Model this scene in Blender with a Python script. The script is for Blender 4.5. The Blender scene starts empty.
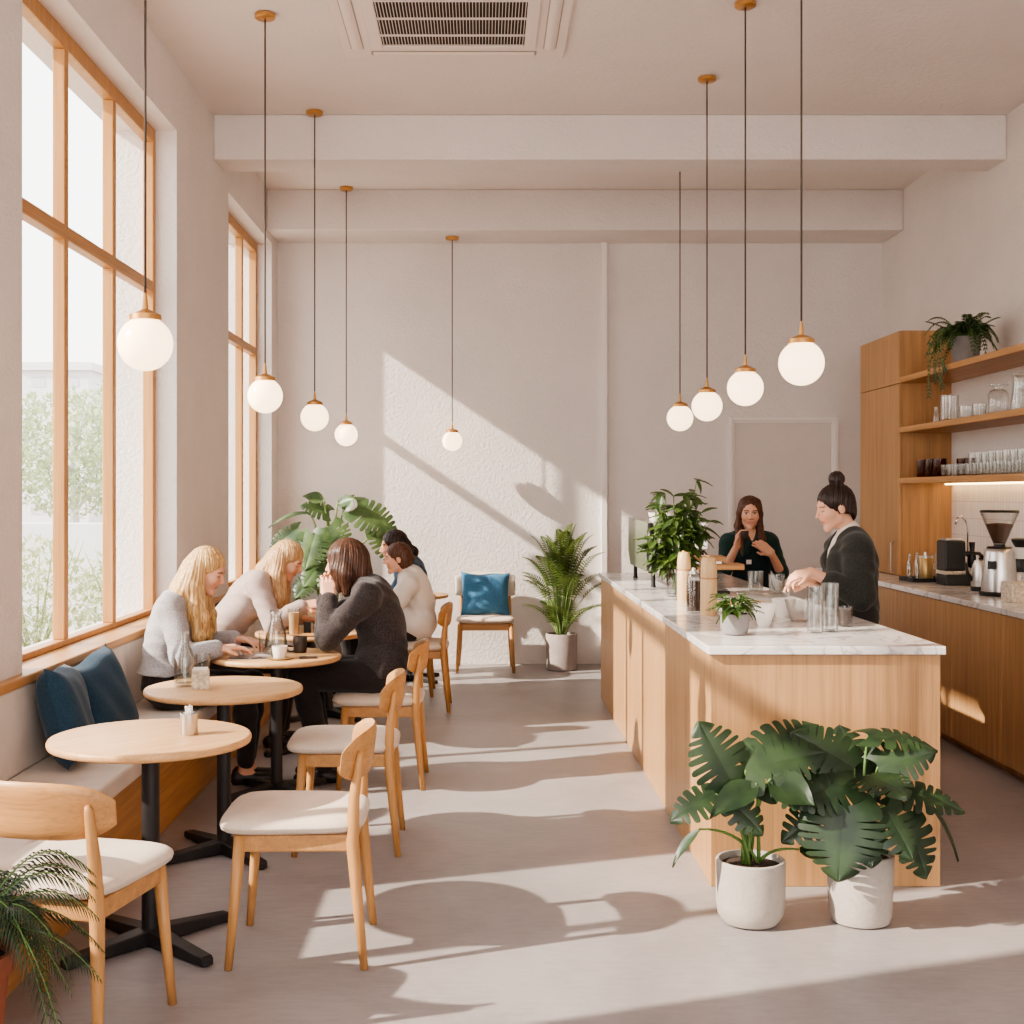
import bpy, bmesh, math, random
import numpy as np
from mathutils import Vector, Matrix, noise as mnoise

R = math.radians
PI = math.pi
scene = bpy.context.scene
COL = scene.collection
rng = random.Random(7)

# ------------------------------------------------------------------ camera
EYE = 1.58
cam_d = bpy.data.cameras.new('camera')
cam = bpy.data.objects.new('camera', cam_d)
COL.objects.link(cam)
cam.location = (0, 0, EYE)
cam.rotation_euler = (R(90), 0, 0)
cam_d.sensor_width = 36.0
cam_d.lens = 45.0
cam_d.shift_x = 30 / 1024
cam_d.shift_y = -18 / 1024
cam_d.clip_start = 0.05
cam_d.clip_end = 500
scene.camera = cam

# ------------------------------------------------------------------ materials
def new_mat(name):
    m = bpy.data.materials.new(name)
    m.use_nodes = True
    nt = m.node_tree
    b = nt.nodes['Principled BSDF']
    return m, nt, b

def lin(r, g, b):
    def f(c):
        c /= 255.0
        return c / 12.92 if c <= 0.04045 else ((c + 0.055) / 1.055) ** 2.4
    return (f(r), f(g), f(b), 1.0)

def mul(c, k):
    return (min(1, c[0] * k), min(1, c[1] * k), min(1, c[2] * k), 1)

def ramp(nt, fac, c0, c1, p0=0.3, p1=0.7):
    r = nt.nodes.new('ShaderNodeValToRGB')
    r.color_ramp.elements[0].color = c0
    r.color_ramp.elements[1].color = c1
    r.color_ramp.elements[0].position = p0
    r.color_ramp.elements[1].position = p1
    nt.links.new(fac, r.inputs['Fac'])
    return r.outputs['Color']

def coords(nt, scale=(1, 1, 1), rot=(0, 0, 0)):
    tc = nt.nodes.new('ShaderNodeTexCoord')
    mp = nt.nodes.new('ShaderNodeMapping')
    mp.inputs['Scale'].default_value = scale
    mp.inputs['Rotation'].default_value = rot
    nt.links.new(tc.outputs['Object'], mp.inputs['Vector'])
    return mp.outputs['Vector']

def noise_tex(nt, vec, scale, detail=4, rough=0.55, dist=0.0):
    n = nt.nodes.new('ShaderNodeTexNoise')
    n.inputs['Scale'].default_value = scale
    n.inputs['Detail'].default_value = detail
    n.inputs['Roughness'].default_value = rough
    n.inputs['Distortion'].default_value = dist
    nt.links.new(vec, n.inputs['Vector'])
    return n.outputs['Fac']

def add_bump(nt, b, h, strength=0.3, dist=0.01):
    bp = nt.nodes.new('ShaderNodeBump')
    bp.inputs['Strength'].default_value = strength
    bp.inputs['Distance'].default_value = dist
    nt.links.new(h, bp.inputs['Height'])
    nt.links.new(bp.outputs['Normal'], b.inputs['Normal'])

def mat_plain(name, col, rough=0.5, metal=0.0, var=0.0, scale=8.0, bump=0.0, bscale=60, spec=0.5):
    m, nt, b = new_mat(name)
    b.inputs['Base Color'].default_value = col
    b.inputs['Roughness'].default_value = rough
    b.inputs['Metallic'].default_value = metal
    b.inputs['Specular IOR Level'].default_value = spec
    v = coords(nt)
    if var > 0:
        f = noise_tex(nt, v, scale)
        nt.links.new(ramp(nt, f, mul(col, 1 - var), mul(col, 1 + var)), b.inputs['Base Color'])
    if bump > 0:
        add_bump(nt, b, noise_tex(nt, v, bscale, 3), bump, 0.004)
    return m

def mat_wood(name, col, axis=2, dark=0.72, rough=0.42, scale=1.0, bands=True):
    """oak: fine pores and broad figure stretched along `axis`"""
    m, nt, b = new_mat(name)
    s = [26 * scale] * 3
    s[axis] = 1.0 * scale
    v = coords(nt, tuple(s))
    f1 = noise_tex(nt, v, 1.0, 6, 0.6, 0.3)
    s2 = [150 * scale] * 3
    s2[axis] = 3.0 * scale
    f2 = noise_tex(nt, coords(nt, tuple(s2)), 1.0, 2, 0.5)
    c = ramp(nt, f1, mul(col, dark), mul(col, 1.12), 0.28, 0.68)
    c2 = ramp(nt, f2, mul((1, 1, 1, 1), 0.80), (1, 1, 1, 1), 0.30, 0.55)
    mx = nt.nodes.new('ShaderNodeMix')
    mx.data_type = 'RGBA'
    mx.blend_type = 'MULTIPLY'
    mx.inputs['Factor'].default_value = 0.8
    nt.links.new(c, mx.inputs[6])
    nt.links.new(c2, mx.inputs[7])
    nt.links.new(mx.outputs[2], b.inputs['Base Color'])
    b.inputs['Roughness'].default_value = rough
    b.inputs['Specular IOR Level'].default_value = 0.35
    add_bump(nt, b, f2, 0.08, 0.002)
    return m

def mat_plaster(name, col, bump=0.35, scale=38, var=0.04):
    m, nt, b = new_mat(name)
    v = coords(nt)
    f = noise_tex(nt, v, 1.6, 5, 0.6)
    nt.links.new(ramp(nt, f, mul(col, 1 - var), mul(col, 1 + var)), b.inputs['Base Color'])
    b.inputs['Roughness'].default_value = 0.9
    b.inputs['Specular IOR Level'].default_value = 0.2
    h = noise_tex(nt, v, scale, 5, 0.62, 0.4)
    add_bump(nt, b, h, bump, 0.012)
    return m

def mat_glass(name, tint=(1, 1, 1, 1), gloss=0.10, facing=0.45, edge=0.5):
    """thin glass: see-through in the middle, reflecting towards grazing angles"""
    m, nt, b = new_mat(name)
    nt.nodes.remove(b)
    out = nt.nodes['Material Output']
    tr = nt.nodes.new('ShaderNodeBsdfTransparent')
    tr.inputs['Color'].default_value = tint
    gl = nt.nodes.new('ShaderNodeBsdfGlossy')
    gl.inputs['Roughness'].default_value = 0.07
    gl.inputs['Color'].default_value = (1, 1, 1, 1)
    lw = nt.nodes.new('ShaderNodeLayerWeight')
    lw.inputs['Blend'].default_value = facing
    mr = nt.nodes.new('ShaderNodeMapRange')
    mr.inputs['To Min'].default_value = gloss * 0.35
    mr.inputs['To Max'].default_value = min(0.9, gloss * 2.6)
    nt.links.new(lw.outputs['Facing'], mr.inputs['Value'])
    lw2 = nt.nodes.new('ShaderNodeLayerWeight')
    lw2.inputs['Blend'].default_value = 0.25
    nt.links.new(ramp(nt, lw2.outputs['Facing'], tint, mul(tint, edge), 0.15, 0.95), tr.inputs['Color'])
    mix = nt.nodes.new('ShaderNodeMixShader')
    nt.links.new(mr.outputs['Result'], mix.inputs['Fac'])
    nt.links.new(tr.outputs[0], mix.inputs[1])
    nt.links.new(gl.outputs[0], mix.inputs[2])
    nt.links.new(mix.outputs[0], out.inputs['Surface'])
    return m

def mat_emit(name, col, strength):
    m, nt, b = new_mat(name)
    b.inputs['Base Color'].default_value = col
    b.inputs['Emission Color'].default_value = col
    b.inputs['Emission Strength'].default_value = strength
    b.inputs['Roughness'].default_value = 0.25
    return m

def mat_leaf(name, c0, c1, rough=0.38, trans=0.25):
    m, nt, b = new_mat(name)
    v = coords(nt)
    f = noise_tex(nt, v, 9, 3)
    nt.links.new(ramp(nt, f, c0, c1, 0.35, 0.65), b.inputs['Base Color'])
    b.inputs['Roughness'].default_value = rough
    out = nt.nodes['Material Output']
    tl = nt.nodes.new('ShaderNodeBsdfTranslucent')
    tl.inputs['Color'].default_value = mul(c1, 1.7)
    mix = nt.nodes.new('ShaderNodeMixShader')
    mix.inputs['Fac'].default_value = trans
    nt.links.new(b.outputs[0], mix.inputs[1])
    nt.links.new(tl.outputs[0], mix.inputs[2])
    nt.links.new(mix.outputs[0], out.inputs['Surface'])
    return m

def mat_marble(name):
    m, nt, b = new_mat(name)
    v = coords(nt)
    d = nt.nodes.new('ShaderNodeTexNoise')
    d.inputs['Scale'].default_value = 1.4
    d.inputs['Detail'].default_value = 6
    nt.links.new(v, d.inputs['Vector'])
    w = nt.nodes.new('ShaderNodeTexNoise')
    w.inputs['Scale'].default_value = 2.6
    w.inputs['Detail'].default_value = 8
    w.inputs['Distortion'].default_value = 2.2
    nt.links.new(v, w.inputs['Vector'])
    # thin veins where the noise crosses its middle value
    sub = nt.nodes.new('ShaderNodeMath'); sub.operation = 'SUBTRACT'
    sub.inputs[1].default_value = 0.5
    nt.links.new(w.outputs['Fac'], sub.inputs[0])
    ab = nt.nodes.new('ShaderNodeMath'); ab.operation = 'ABSOLUTE'
    nt.links.new(sub.outputs[0], ab.inputs[0])
    vein = ramp(nt, ab.outputs[0], lin(190, 183, 182), lin(236, 230, 226), 0.0, 0.035)
    cloud = ramp(nt, d.outputs['Fac'], lin(218, 212, 210), (1, 1, 1, 1), 0.3, 0.6)
    mx = nt.nodes.new('ShaderNodeMix'); mx.data_type = 'RGBA'; mx.blend_type = 'MULTIPLY'
    mx.inputs['Factor'].default_value = 1.0
    nt.links.new(vein, mx.inputs[6]); nt.links.new(cloud, mx.inputs[7])
    nt.links.new(mx.outputs[2], b.inputs['Base Color'])
    b.inputs['Roughness'].default_value = 0.16
    return m

def mat_concrete(name, col, rough=0.45, var=0.16, sc=1.0):
    m, nt, b = new_mat(name)
    v = coords(nt)
    f1 = noise_tex(nt, v, 1.1 * sc, 8, 0.62, 0.6)
    f2 = noise_tex(nt, coords(nt, (7, 26, 7)), 1.5 * sc, 6, 0.7)
    c1 = ramp(nt, f1, mul(col, 1 - var), mul(col, 1 + var), 0.3, 0.7)
    c2 = ramp(nt, f2, mul((1, 1, 1, 1), 0.86), (1, 1, 1, 1), 0.3, 0.62)
    mx = nt.nodes.new('ShaderNodeMix'); mx.data_type = 'RGBA'; mx.blend_type = 'MULTIPLY'
    mx.inputs['Factor'].default_value = 1.0
    nt.links.new(c1, mx.inputs[6]); nt.links.new(c2, mx.inputs[7])
    nt.links.new(mx.outputs[2], b.inputs['Base Color'])
    b.inputs['Roughness'].default_value = rough
    add_bump(nt, b, f2, 0.10, 0.003)
    return m

def mat_fabric(name, col, var=0.08, bump=0.25, scale=260, rough=0.95):
    m, nt, b = new_mat(name)
    v = coords(nt)
    f = noise_tex(nt, v, scale, 2)
    f2 = noise_tex(nt, v, 6, 3)
    c1 = ramp(nt, f, mul(col, 1 - var), mul(col, 1 + var), 0.35, 0.65)
    c2 = ramp(nt, f2, mul((1, 1, 1, 1), 0.9), (1, 1, 1, 1), 0.35, 0.6)
    mx = nt.nodes.new('ShaderNodeMix'); mx.data_type = 'RGBA'; mx.blend_type = 'MULTIPLY'
    mx.inputs['Factor'].default_value = 1.0
    nt.links.new(c1, mx.inputs[6]); nt.links.new(c2, mx.inputs[7])
    nt.links.new(mx.outputs[2], b.inputs['Base Color'])
    b.inputs['Roughness'].default_value = rough
    b.inputs['Specular IOR Level'].default_value = 0.15
    b.inputs['Sheen Weight'].default_value = 0.15
    add_bump(nt, b, f, bump, 0.002)
    return m

def mat_hair(name, c0, c1):
    m, nt, b = new_mat(name)
    f = noise_tex(nt, coords(nt, (120, 120, 5)), 1.0, 3, 0.6, 0.5)
    nt.links.new(ramp(nt, f, c0, c1, 0.32, 0.66), b.inputs['Base Color'])
    b.inputs['Roughness'].default_value = 0.42
    b.inputs['Specular IOR Level'].default_value = 0.35
    add_bump(nt, b, f, 0.5, 0.006)
    return m

def mat_skin(name):
    m, nt, b = new_mat(name)
    a = nt.nodes.new('ShaderNodeAttribute')
    a.attribute_name = 'tone'
    nt.links.new(a.outputs['Color'], b.inputs['Base Color'])
    b.inputs['Roughness'].default_value = 0.5
    b.inputs['Subsurface Weight'].default_value = 0.0
    b.inputs['Specular IOR Level'].default_value = 0.3
    return m

def mat_tile(name):
    m, nt, b = new_mat(name)
    tc = nt.nodes.new('ShaderNodeTexCoord')
    sp = nt.nodes.new('ShaderNodeSeparateXYZ')
    cb = nt.nodes.new('ShaderNodeCombineXYZ')
    nt.links.new(tc.outputs['Object'], sp.inputs[0])
    nt.links.new(sp.outputs['Y'], cb.inputs['X'])
    nt.links.new(sp.outputs['Z'], cb.inputs['Y'])
    br = nt.nodes.new('ShaderNodeTexBrick')
    br.offset = 0.0
    br.inputs['Scale'].default_value = 1.0
    br.inputs['Brick Width'].default_value = 0.052
    br.inputs['Row Height'].default_value = 0.127
    br.inputs['Mortar Size'].default_value = 0.0016
    br.inputs['Color1'].default_value = lin(236, 228, 222)
    br.inputs['Color2'].default_value = lin(229, 220, 214)
    br.inputs['Mortar'].default_value = lin(186, 174, 168)
    nt.links.new(cb.outputs[0], br.inputs['Vector'])
    nt.links.new(br.outputs['Color'], b.inputs['Base Color'])
    b.inputs['Roughness'].default_value = 0.22
    add_bump(nt, b, br.outputs['Fac'], -0.4, 0.002)
    return m

OAK = lin(194, 150, 102)
M = {}
M['plaster'] = mat_plaster('plaster', lin(226, 217, 212), 0.8)
M['plaster_smooth'] = mat_plaster('ceiling_plaster', lin(226, 216, 210), 0.5, 26, 0.03)
M['paint'] = mat_plain('white_paint', lin(232, 224, 218), 0.55)
M['door_paint'] = mat_plain('door_paint', lin(212, 201, 193), 0.6, var=0.02)
M['floor'] = mat_concrete('polished_concrete', lin(160, 152, 150), 0.42, 0.2)
M['oak'] = mat_wood('oak_vertical', OAK, 2)
M['oak_cab'] = mat_wood('oak_cabinet', lin(188, 144, 99), 2, 0.76, 0.4)
M['oak_y'] = mat_wood('oak_along_depth', lin(192, 142, 92), 1)
M['oak_x'] = mat_wood('oak_across', lin(214, 172, 128), 0)
M['oak_frame'] = mat_wood('oak_window', lin(190, 140, 88), 2, 0.82)
M['oak_chair'] = mat_wood('oak_chair', lin(192, 142, 90), 2, 0.8, 0.4)
M['oak_chair_x'] = mat_wood('oak_chair_across', lin(192, 142, 92), 0, 0.78, 0.4)
M['oak_top'] = mat_wood('oak_table_top', lin(210, 164, 116), 0, 0.84, 0.38)
M['marble'] = mat_marble('white_marble')
M['black'] = mat_plain('black_metal', lin(48, 45, 45), 0.45, 0.3, 0.1, 12)
M['black_plastic'] = mat_plain('black_plastic', lin(30, 29, 29), 0.4)
M['dark'] = mat_plain('recess_shade', lin(58, 50, 46), 0.9)
M['seat'] = mat_fabric('cream_fabric', lin(218, 200, 182))
M['bench'] = mat_fabric('bench_fabric', lin(222, 208, 196))
M['bench_back'] = mat_fabric('bench_back_fabric', lin(220, 206, 194), 0.05)
M['blue'] = mat_fabric('blue_fabric', lin(44, 68, 86), 0.14, 0.5, 120)
M['teal'] = mat_fabric('teal_fabric', lin(42, 80, 92), 0.14, 0.5, 120)
M['blue_light'] = mat_fabric('light_blue_fabric', lin(74, 120, 152), 0.16, 0.5, 120)
M['brass'] = mat_plain('brushed_brass', lin(200, 150, 92), 0.35, 0.7)
M['cord'] = mat_plain('cord', lin(74, 62, 54), 0.7)
M['globe'] = mat_emit('opal_glass', (1.0, 0.76, 0.48, 1), 3.4)
M['pane'] = mat_glass('window_glass', (0.98, 0.99, 0.98, 1), 0.05, 0.3, 1.0)
M['glass'] = mat_glass('clear_glass', (0.965, 0.97, 0.965, 1), 0.08, 0.4)
M['glass_thick'] = mat_glass('thick_glass', (0.93, 0.935, 0.925, 1), 0.16, 0.4)
M['amber'] = mat_glass('amber_glass', (0.52, 0.25, 0.12, 1), 0.08, 0.4)
M['green_glass'] = mat_glass('green_glass', (0.62, 0.68, 0.55, 1), 0.2, 0.4)
M['water'] = mat_glass('water', (0.9, 0.93, 0.93, 1), 0.08, 0.3)
M['steel'] = mat_plain('brushed_steel', lin(205, 200, 196), 0.28, 0.9, 0.06, 30)
M['chrome'] = mat_plain('chrome', lin(220, 216, 212), 0.12, 1.0)
M['concrete_pot'] = mat_concrete('concrete_pot', lin(178, 167, 157), 0.85, 0.08, 5)
M['grey_pot'] = mat_concrete('grey_pot', lin(140, 134, 132), 0.85, 0.1, 8)
M['stone_pot'] = mat_concrete('stone_pot', lin(158, 144, 138), 0.85, 0.14, 5)
M['terracotta'] = mat_plain('terracotta', lin(146, 84, 60), 0.8, 0, 0.12, 10)
M['soil'] = mat_plain('soil', lin(62, 44, 34), 1.0, 0, 0.4, 60, 0.9, 90)
M['monstera'] = mat_leaf('monstera_leaf', lin(27, 43, 28), lin(50, 70, 40), 0.42, 0.15)
M['monstera_light'] = mat_leaf('monstera_light_leaf', lin(54, 76, 46), lin(98, 120, 74), 0.42, 0.2)
M['palm'] = mat_leaf('palm_leaf', lin(48, 68, 32), lin(104, 120, 58), 0.45, 0.25)
M['fern'] = mat_leaf('fern_leaf', lin(30, 46, 30), lin(56, 74, 46), 0.5, 0.15)
M['shelf_fern'] = mat_leaf('shelf_fern_leaf', lin(40, 58, 36), lin(66, 84, 48), 0.5, 0.2)
M['vase_leaf'] = mat_leaf('vase_leaf', lin(40, 62, 30), lin(88, 108, 52), 0.4, 0.2)
M['stem'] = mat_plain('green_stem', lin(92, 122, 62), 0.5)
M['stem_light'] = mat_plain('pale_green_stem', lin(128, 150, 90), 0.5)
M['bamboo'] = mat_wood('pale_timber', lin(214, 178, 134), 2, 0.88, 0.4, 2)
M['white_ceramic'] = mat_plain('white_ceramic', lin(238, 230, 222), 0.3, var=0.02)
M['dark_ceramic'] = mat_plain('dark_ceramic', lin(62, 52, 48), 0.5)
M['coffee'] = mat_plain('coffee', lin(58, 40, 30), 0.4)
M['beans'] = mat_plain('coffee_beans', lin(78, 52, 38), 0.6, 0, 0.35, 130, 0.9, 130)
M['latte'] = mat_plain('latte', lin(206, 168, 126), 0.5)
M['gold'] = mat_plain('gold_canister', lin(196, 160, 108), 0.35, 0.5)
M['paper'] = mat_plain('paper', lin(232, 224, 214), 0.9)
M['print'] = mat_plain('printed_paper', lin(176, 160, 150), 0.7, 0, 0.3, 14)
M['linen'] = mat_fabric('woven_linen', lin(206, 192, 172), 0.25, 0.6, 60)
M['led'] = mat_emit('warm_led', (1.0, 0.72, 0.36, 1), 9.0)
M['tile'] = mat_tile('wall_tiles')
M['screen'] = mat_plain('dark_screen', lin(30, 32, 36), 0.15)
M['ac'] = mat_plain('ac_plastic', lin(226, 212, 204), 0.5)
M['ac_slot'] = mat_plain('ac_slot', lin(176, 158, 150), 0.6)

# ------------------------------------------------------------------ mesh builder
class MB:
    def __init__(s):
        s.v = []; s.f = []
    def add(s, verts, faces):
        o = len(s.v)
        s.v.extend([tuple(p) for p in verts])
        s.f.extend([tuple(i + o for i in f) for f in faces])
        return s
    def box(s, x0, x1, y0, y1, z0, z1):
        v = [(x0,y0,z0),(x1,y0,z0),(x1,y1,z0),(x0,y1,z0),(x0,y0,z1),(x1,y0,z1),(x1,y1,z1),(x0,y1,z1)]
        return s.add(v, [(0,3,2,1),(4,5,6,7),(0,1,5,4),(1,2,6,5),(2,3,7,6),(3,0,4,7)])
    def obox(s, c, size, mat3):
        hx, hy, hz = size[0]/2, size[1]/2, size[2]/2
        v = []
        for z in (-hz, hz):
            for x, y in ((-hx,-hy),(hx,-hy),(hx,hy),(-hx,hy)):
                v.append(Vector(c) + mat3 @ Vector((x,y,z)))
        return s.add(v, [(0,3,2,1),(4,5,6,7),(0,1,5,4),(1,2,6,5),(2,3,7,6),(3,0,4,7)])
    def tube(s, pts, radii, n=10, caps=True, squash=1.0, ref=None):
        pts = [Vector(p) for p in pts]
        if not hasattr(radii, '__len__'):
            radii = [radii] * len(pts)
        rings = []
        prev = None
        for i, p in enumerate(pts):
            if i == 0: t = pts[1] - p
            elif i == len(pts) - 1: t = p - pts[i-1]
            else: t = pts[i+1] - pts[i-1]
            t.normalize()
            if prev is None:
                a = Vector(ref) if ref else (Vector((0,0,1)) if abs(t.z) < 0.9 else Vector((1,0,0)))
            else:
                a = prev
            u = (a - t * a.dot(t)).normalized()
            w = t.cross(u)
            prev = u
            rings.append([p + (u*math.cos(2*PI*k/n)*squash + w*math.sin(2*PI*k/n)) * radii[i] for k in range(n)])
        o = len(s.v)
        for r_ in rings:
            s.v.extend([tuple(q) for q in r_])
        for i in range(len(rings)-1):
            for k in range(n):
                a = o+i*n+k; b = o+i*n+(k+1)%n
                s.f.append((a, b, b+n, a+n))
        if caps:
            s.f.append(tuple(o+k for k in range(n))[::-1])
            s.f.append(tuple(o+(len(rings)-1)*n+k for k in range(n)))
        return s
    def lathe(s, prof, n=32, c=(0,0,0), close=True):
        """prof: (radius, z) from bottom to top; zero radius closes to a point fan"""
        o = len(s.v)
        for r_, z in prof:
            for k in range(n):
                a = 2*PI*k/n
                s.v.append((c[0]+r_*math.cos(a), c[1]+r_*math.sin(a), c[2]+z))
        for i in range(len(prof)-1):
            for k in range(n):
                a = o+i*n+k; b = o+i*n+(k+1)%n
                s.f.append((a, b, b+n, a+n))
        if close:
            s.f.append(tuple(o+k for k in range(n))[::-1])
            s.f.append(tuple(o+(len(prof)-1)*n+k for k in range(n)))
        return s
    def sphere(s, c, r, nu=24, nv=14, sc=(1,1,1)):
        prof = []
        o = len(s.v)
        for i in range(nv+1):
            th = -PI/2 + PI*i/nv
            for k in range(nu):
                a = 2*PI*k/nu
                s.v.append((c[0]+sc[0]*r*math.cos(th)*math.cos(a), c[1]+sc[1]*r*math.cos(th)*math.sin(a), c[2]+sc[2]*r*math.sin(th)))
        for i in range(nv):
            for k in range(nu):
                a = o+i*nu+k; b = o+i*nu+(k+1)%nu
                s.f.append((a, b, b+nu, a+nu))
        return s
    def grid(s, fn, nu, nv):
        o = len(s.v)
        for j in range(nv+1):
            for i in range(nu+1):
                s.v.append(tuple(fn(i/nu, j/nv)))
        for j in range(nv):
            for i in range(nu):
                a = o+j*(nu+1)+i
                s.f.append((a, a+1, a+nu+2, a+nu+1))
        return s
    def build(s, name, mat, parent=None, smooth=False, bevel=0.0, seg=2, loc=None, auto=None):
        me = bpy.data.meshes.new(name)
        me.from_pydata(s.v, [], s.f)
        me.validate(verbose=False)
        me.update()
        me.materials.append(mat)
        if smooth or auto:
            me.polygons.foreach_set('use_smooth', [True] * len(me.polygons))
        ob = bpy.data.objects.new(name, me)
        COL.objects.link(ob)
        if auto:
            # sharp where faces meet at more than `auto` degrees
            bm = bmesh.new(); bm.from_mesh(me)
            for e in bm.edges:
                if len(e.link_faces) == 2 and e.calc_face_angle(0) > R(auto):
                    e.smooth = False
            bm.to_mesh(me); bm.free()
        if bevel > 0:
            b = ob.modifiers.new('bevel', 'BEVEL')
            b.width = bevel; b.segments = seg
            b.limit_method = 'ANGLE'; b.angle_limit = R(40)
        if parent is not None:
            ob.parent = parent
        if loc is not None:
            ob.location = loc
        return ob

def tag(o, label, cat, group=None, kind=None):
    o['label'] = label
    o['category'] = cat
    if group: o['group'] = group
    if kind: o['kind'] = kind
    return o

def thing(name, label, cat, loc=(0,0,0), rz=0.0, group=None):
    o = bpy.data.objects.new(name, None)
    o.empty_display_size = 0.1
    COL.objects.link(o)
    o.location = loc
    o.rotation_euler = (0, 0, rz)
    tag(o, label, cat, group)
    return o

def structure(o):
    o['kind'] = 'structure'
    return o

def copy_tree(o, parent=None):
    c = o.copy()
    COL.objects.link(c)
    if parent is not None:
        c.parent = parent
    for ch in list(o.children):
        copy_tree(ch, c)
    return c

def dup(root, label, loc, rz=None, scale=None, group=None):
    c = copy_tree(root)
    c.location = loc
    if rz is not None: c.rotation_euler = (0, 0, rz)
    if scale is not None: c.scale = (scale,)*3 if not hasattr(scale, '__len__') else scale
    c['label'] = label
    if group: c['group'] = group
    return c
# ================================================================== THE ROOM
XL, XR, YB, ZC = -1.90, 3.72, 11.90, 4.27      # left wall, right wall, back wall, ceiling
YF = -2.6                                      # how far the room runs behind the camera
XW = -2.06                                     # plane of the window frames
SILL, HEAD = 0.84, 3.84
OPEN = [(2.95, 4.66), (5.29, 7.965), (9.59, 11.56)]   # window openings along the left wall

structure(MB().box(-2.3, XR+0.3, YF, YB+0.3, -0.2, 0).build('floor', M['floor']))
structure(MB().box(-2.3, XR+0.3, YF, YB+0.3, ZC, ZC+0.25).build('ceiling', M['plaster_smooth']))
structure(MB().box(-2.3, XR+0.3, YB, YB+0.3, 0, ZC).build('wall_back', M['plaster']))
structure(MB().box(XR, XR+0.3, YF, YB, 0, ZC).build('wall_right', M['plaster']))
w = MB()
w.box(-2.3, XL, YF, YB, HEAD, ZC)
w.box(-2.3, XL, YF, YB, 0, SILL-0.03)
edges = [YF] + [e for o_ in OPEN for e in o_] + [YB]
for a, b in zip(edges[::2], edges[1::2]):
    w.box(-2.3, XL, a, b, SILL-0.03, HEAD)
structure(w.build('wall_left', M['plaster']))
# two beams under the ceiling
structure(MB().box(XL, XR, 9.07, 9.42, 3.95, ZC).build('trim_1', M['plaster'], bevel=0.01))
structure(MB().box(XL, XR, 11.30, YB, 3.91, ZC).build('trim_2', M['plaster'], bevel=0.01))
# white batten on the back wall
structure(MB().box(1.105, 1.16, YB-0.05, YB, 0, 3.91).build('trim_3', M['paint'], bevel=0.004))
# oak sill capping the bench back, running the whole window wall
structure(MB().box(-2.09, -1.855, 2.0, YB, SILL-0.04, SILL).build('trim_4', M['oak_y'], bevel=0.006))
structure(MB().box(XL, -1.885, YF, YB, 0, 0.07).build('baseboard_left', M['paint'], bevel=0.003))

def window(n, y0, y1, mull):
    root = bpy.data.objects.new('window_%d' % n, None)
    COL.objects.link(root)
    structure(root)
    f = MB()
    x0, x1 = XW-0.035, XW+0.03
    z0, z1 = SILL, HEAD
    fw = 0.06
    f.box(x0, x1, y0, y0+fw, z0, z1)
    f.box(x0, x1, y1-fw, y1, z0, z1)
    f.box(x0, x1, y0+fw, y1-fw, z1-0.085, z1)
    f.box(x0, x1, y0+fw, y1-fw, z0, z0+0.03)
    f.build('window_frame', M['oak_frame'], root, bevel=0.005)
    ys = [y0+fw] + mull + [y1-fw]
    for m_ in mull:
        MB().box(x0, x1-0.004, m_-0.03, m_+0.03, z0+0.03, z1-0.085).build('mullion', M['oak_frame'], root, bevel=0.005)
    t = MB()
    t.box(x0, x1-0.002, y0+fw, y1-fw, 2.825, 2.895)
    t.build('transom', M['oak_y'], root, bevel=0.005)
    g = MB()
    for a, b in zip(ys[:-1], ys[1:]):
        g.add([(XW, a, z0+0.03), (XW, b, z0+0.03), (XW, b, z1-0.085), (XW, a, z1-0.085)], [(0, 1, 2, 3)])
    g.build('pane', M['pane'], root)
    return root
window(1, OPEN[1][0], OPEN[1][1], [6.27, 7.09])
window(2, OPEN[2][0], OPEN[2][1], [10.25, 10.88])
window(3, OPEN[0][0], OPEN[0][1], [3.80])

# door in the back wall, white and flush, in a stepped casing
dr = bpy.data.objects.new('door_1', None); COL.objects.link(dr); structure(dr)
dx0, dx1, dz = 2.345, 3.245, 2.24
MB().box(dx0, dx1, YB-0.012, YB-0.002, 0.005, dz).build('door_leaf', M['door_paint'], dr)
c = MB()
for (a, b, d) in ((0.0, 0.022, 0.022), (0.022, 0.055, 0.04)):
    c.box(dx0-b, dx0-a, YB-d, YB, 0, dz+b)
    c.box(dx1+a, dx1+b, YB-d, YB, 0, dz+b)
    c.box(dx0-a, dx1+a, YB-d, YB, dz+a, dz+b)
c.build('door_casing', M['paint'], dr, bevel=0.003)
MB().tube([(dx0+0.07, YB-0.012, 1.02), (dx0+0.07, YB-0.06, 1.02), (dx0+0.16, YB-0.06, 1.02)], 0.009, 8).build('door_handle', M['steel'], dr)

# ------------------------------------------------------------------ ceiling air conditioner
ac = thing('air_conditioner', 'white square cassette air conditioner set into the ceiling with a dark slatted grille', 'air conditioner', (-0.17, 7.17, ZC))
p = MB()
p.box(-0.67, 0.67, -0.67, 0.67, -0.022, 0)
p.build('panel', M['ac'], ac, bevel=0.008)
p = MB()
for (x0, x1, y0, y1) in ((-0.49,-0.42,-0.49,0.49),(0.42,0.49,-0.49,0.49),(-0.42,0.42,-0.49,-0.42),(-0.42,0.42,0.42,0.49)):
    p.box(x0, x1, y0, y1, -0.036, -0.022)
p.build('grille_frame', M['ac'], ac, bevel=0.004)
MB().box(-0.42, 0.42, -0.42, 0.42, -0.024, -0.0215).build('grille_shade', M['dark'], ac)  # flat dark sheet, painted shade for the hollow behind the slats
p = MB()
for i in range(46):
    x = -0.41 + 0.82*i/45
    p.box(x-0.0019, x+0.0019, -0.42, 0.42, -0.034, -0.024)
for y in (-0.27, -0.01, 0.25):
    p.box(-0.42, 0.42, y-0.0035, y+0.0035, -0.037, -0.026)
p.build('grille', M['ac'], ac)
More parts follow.
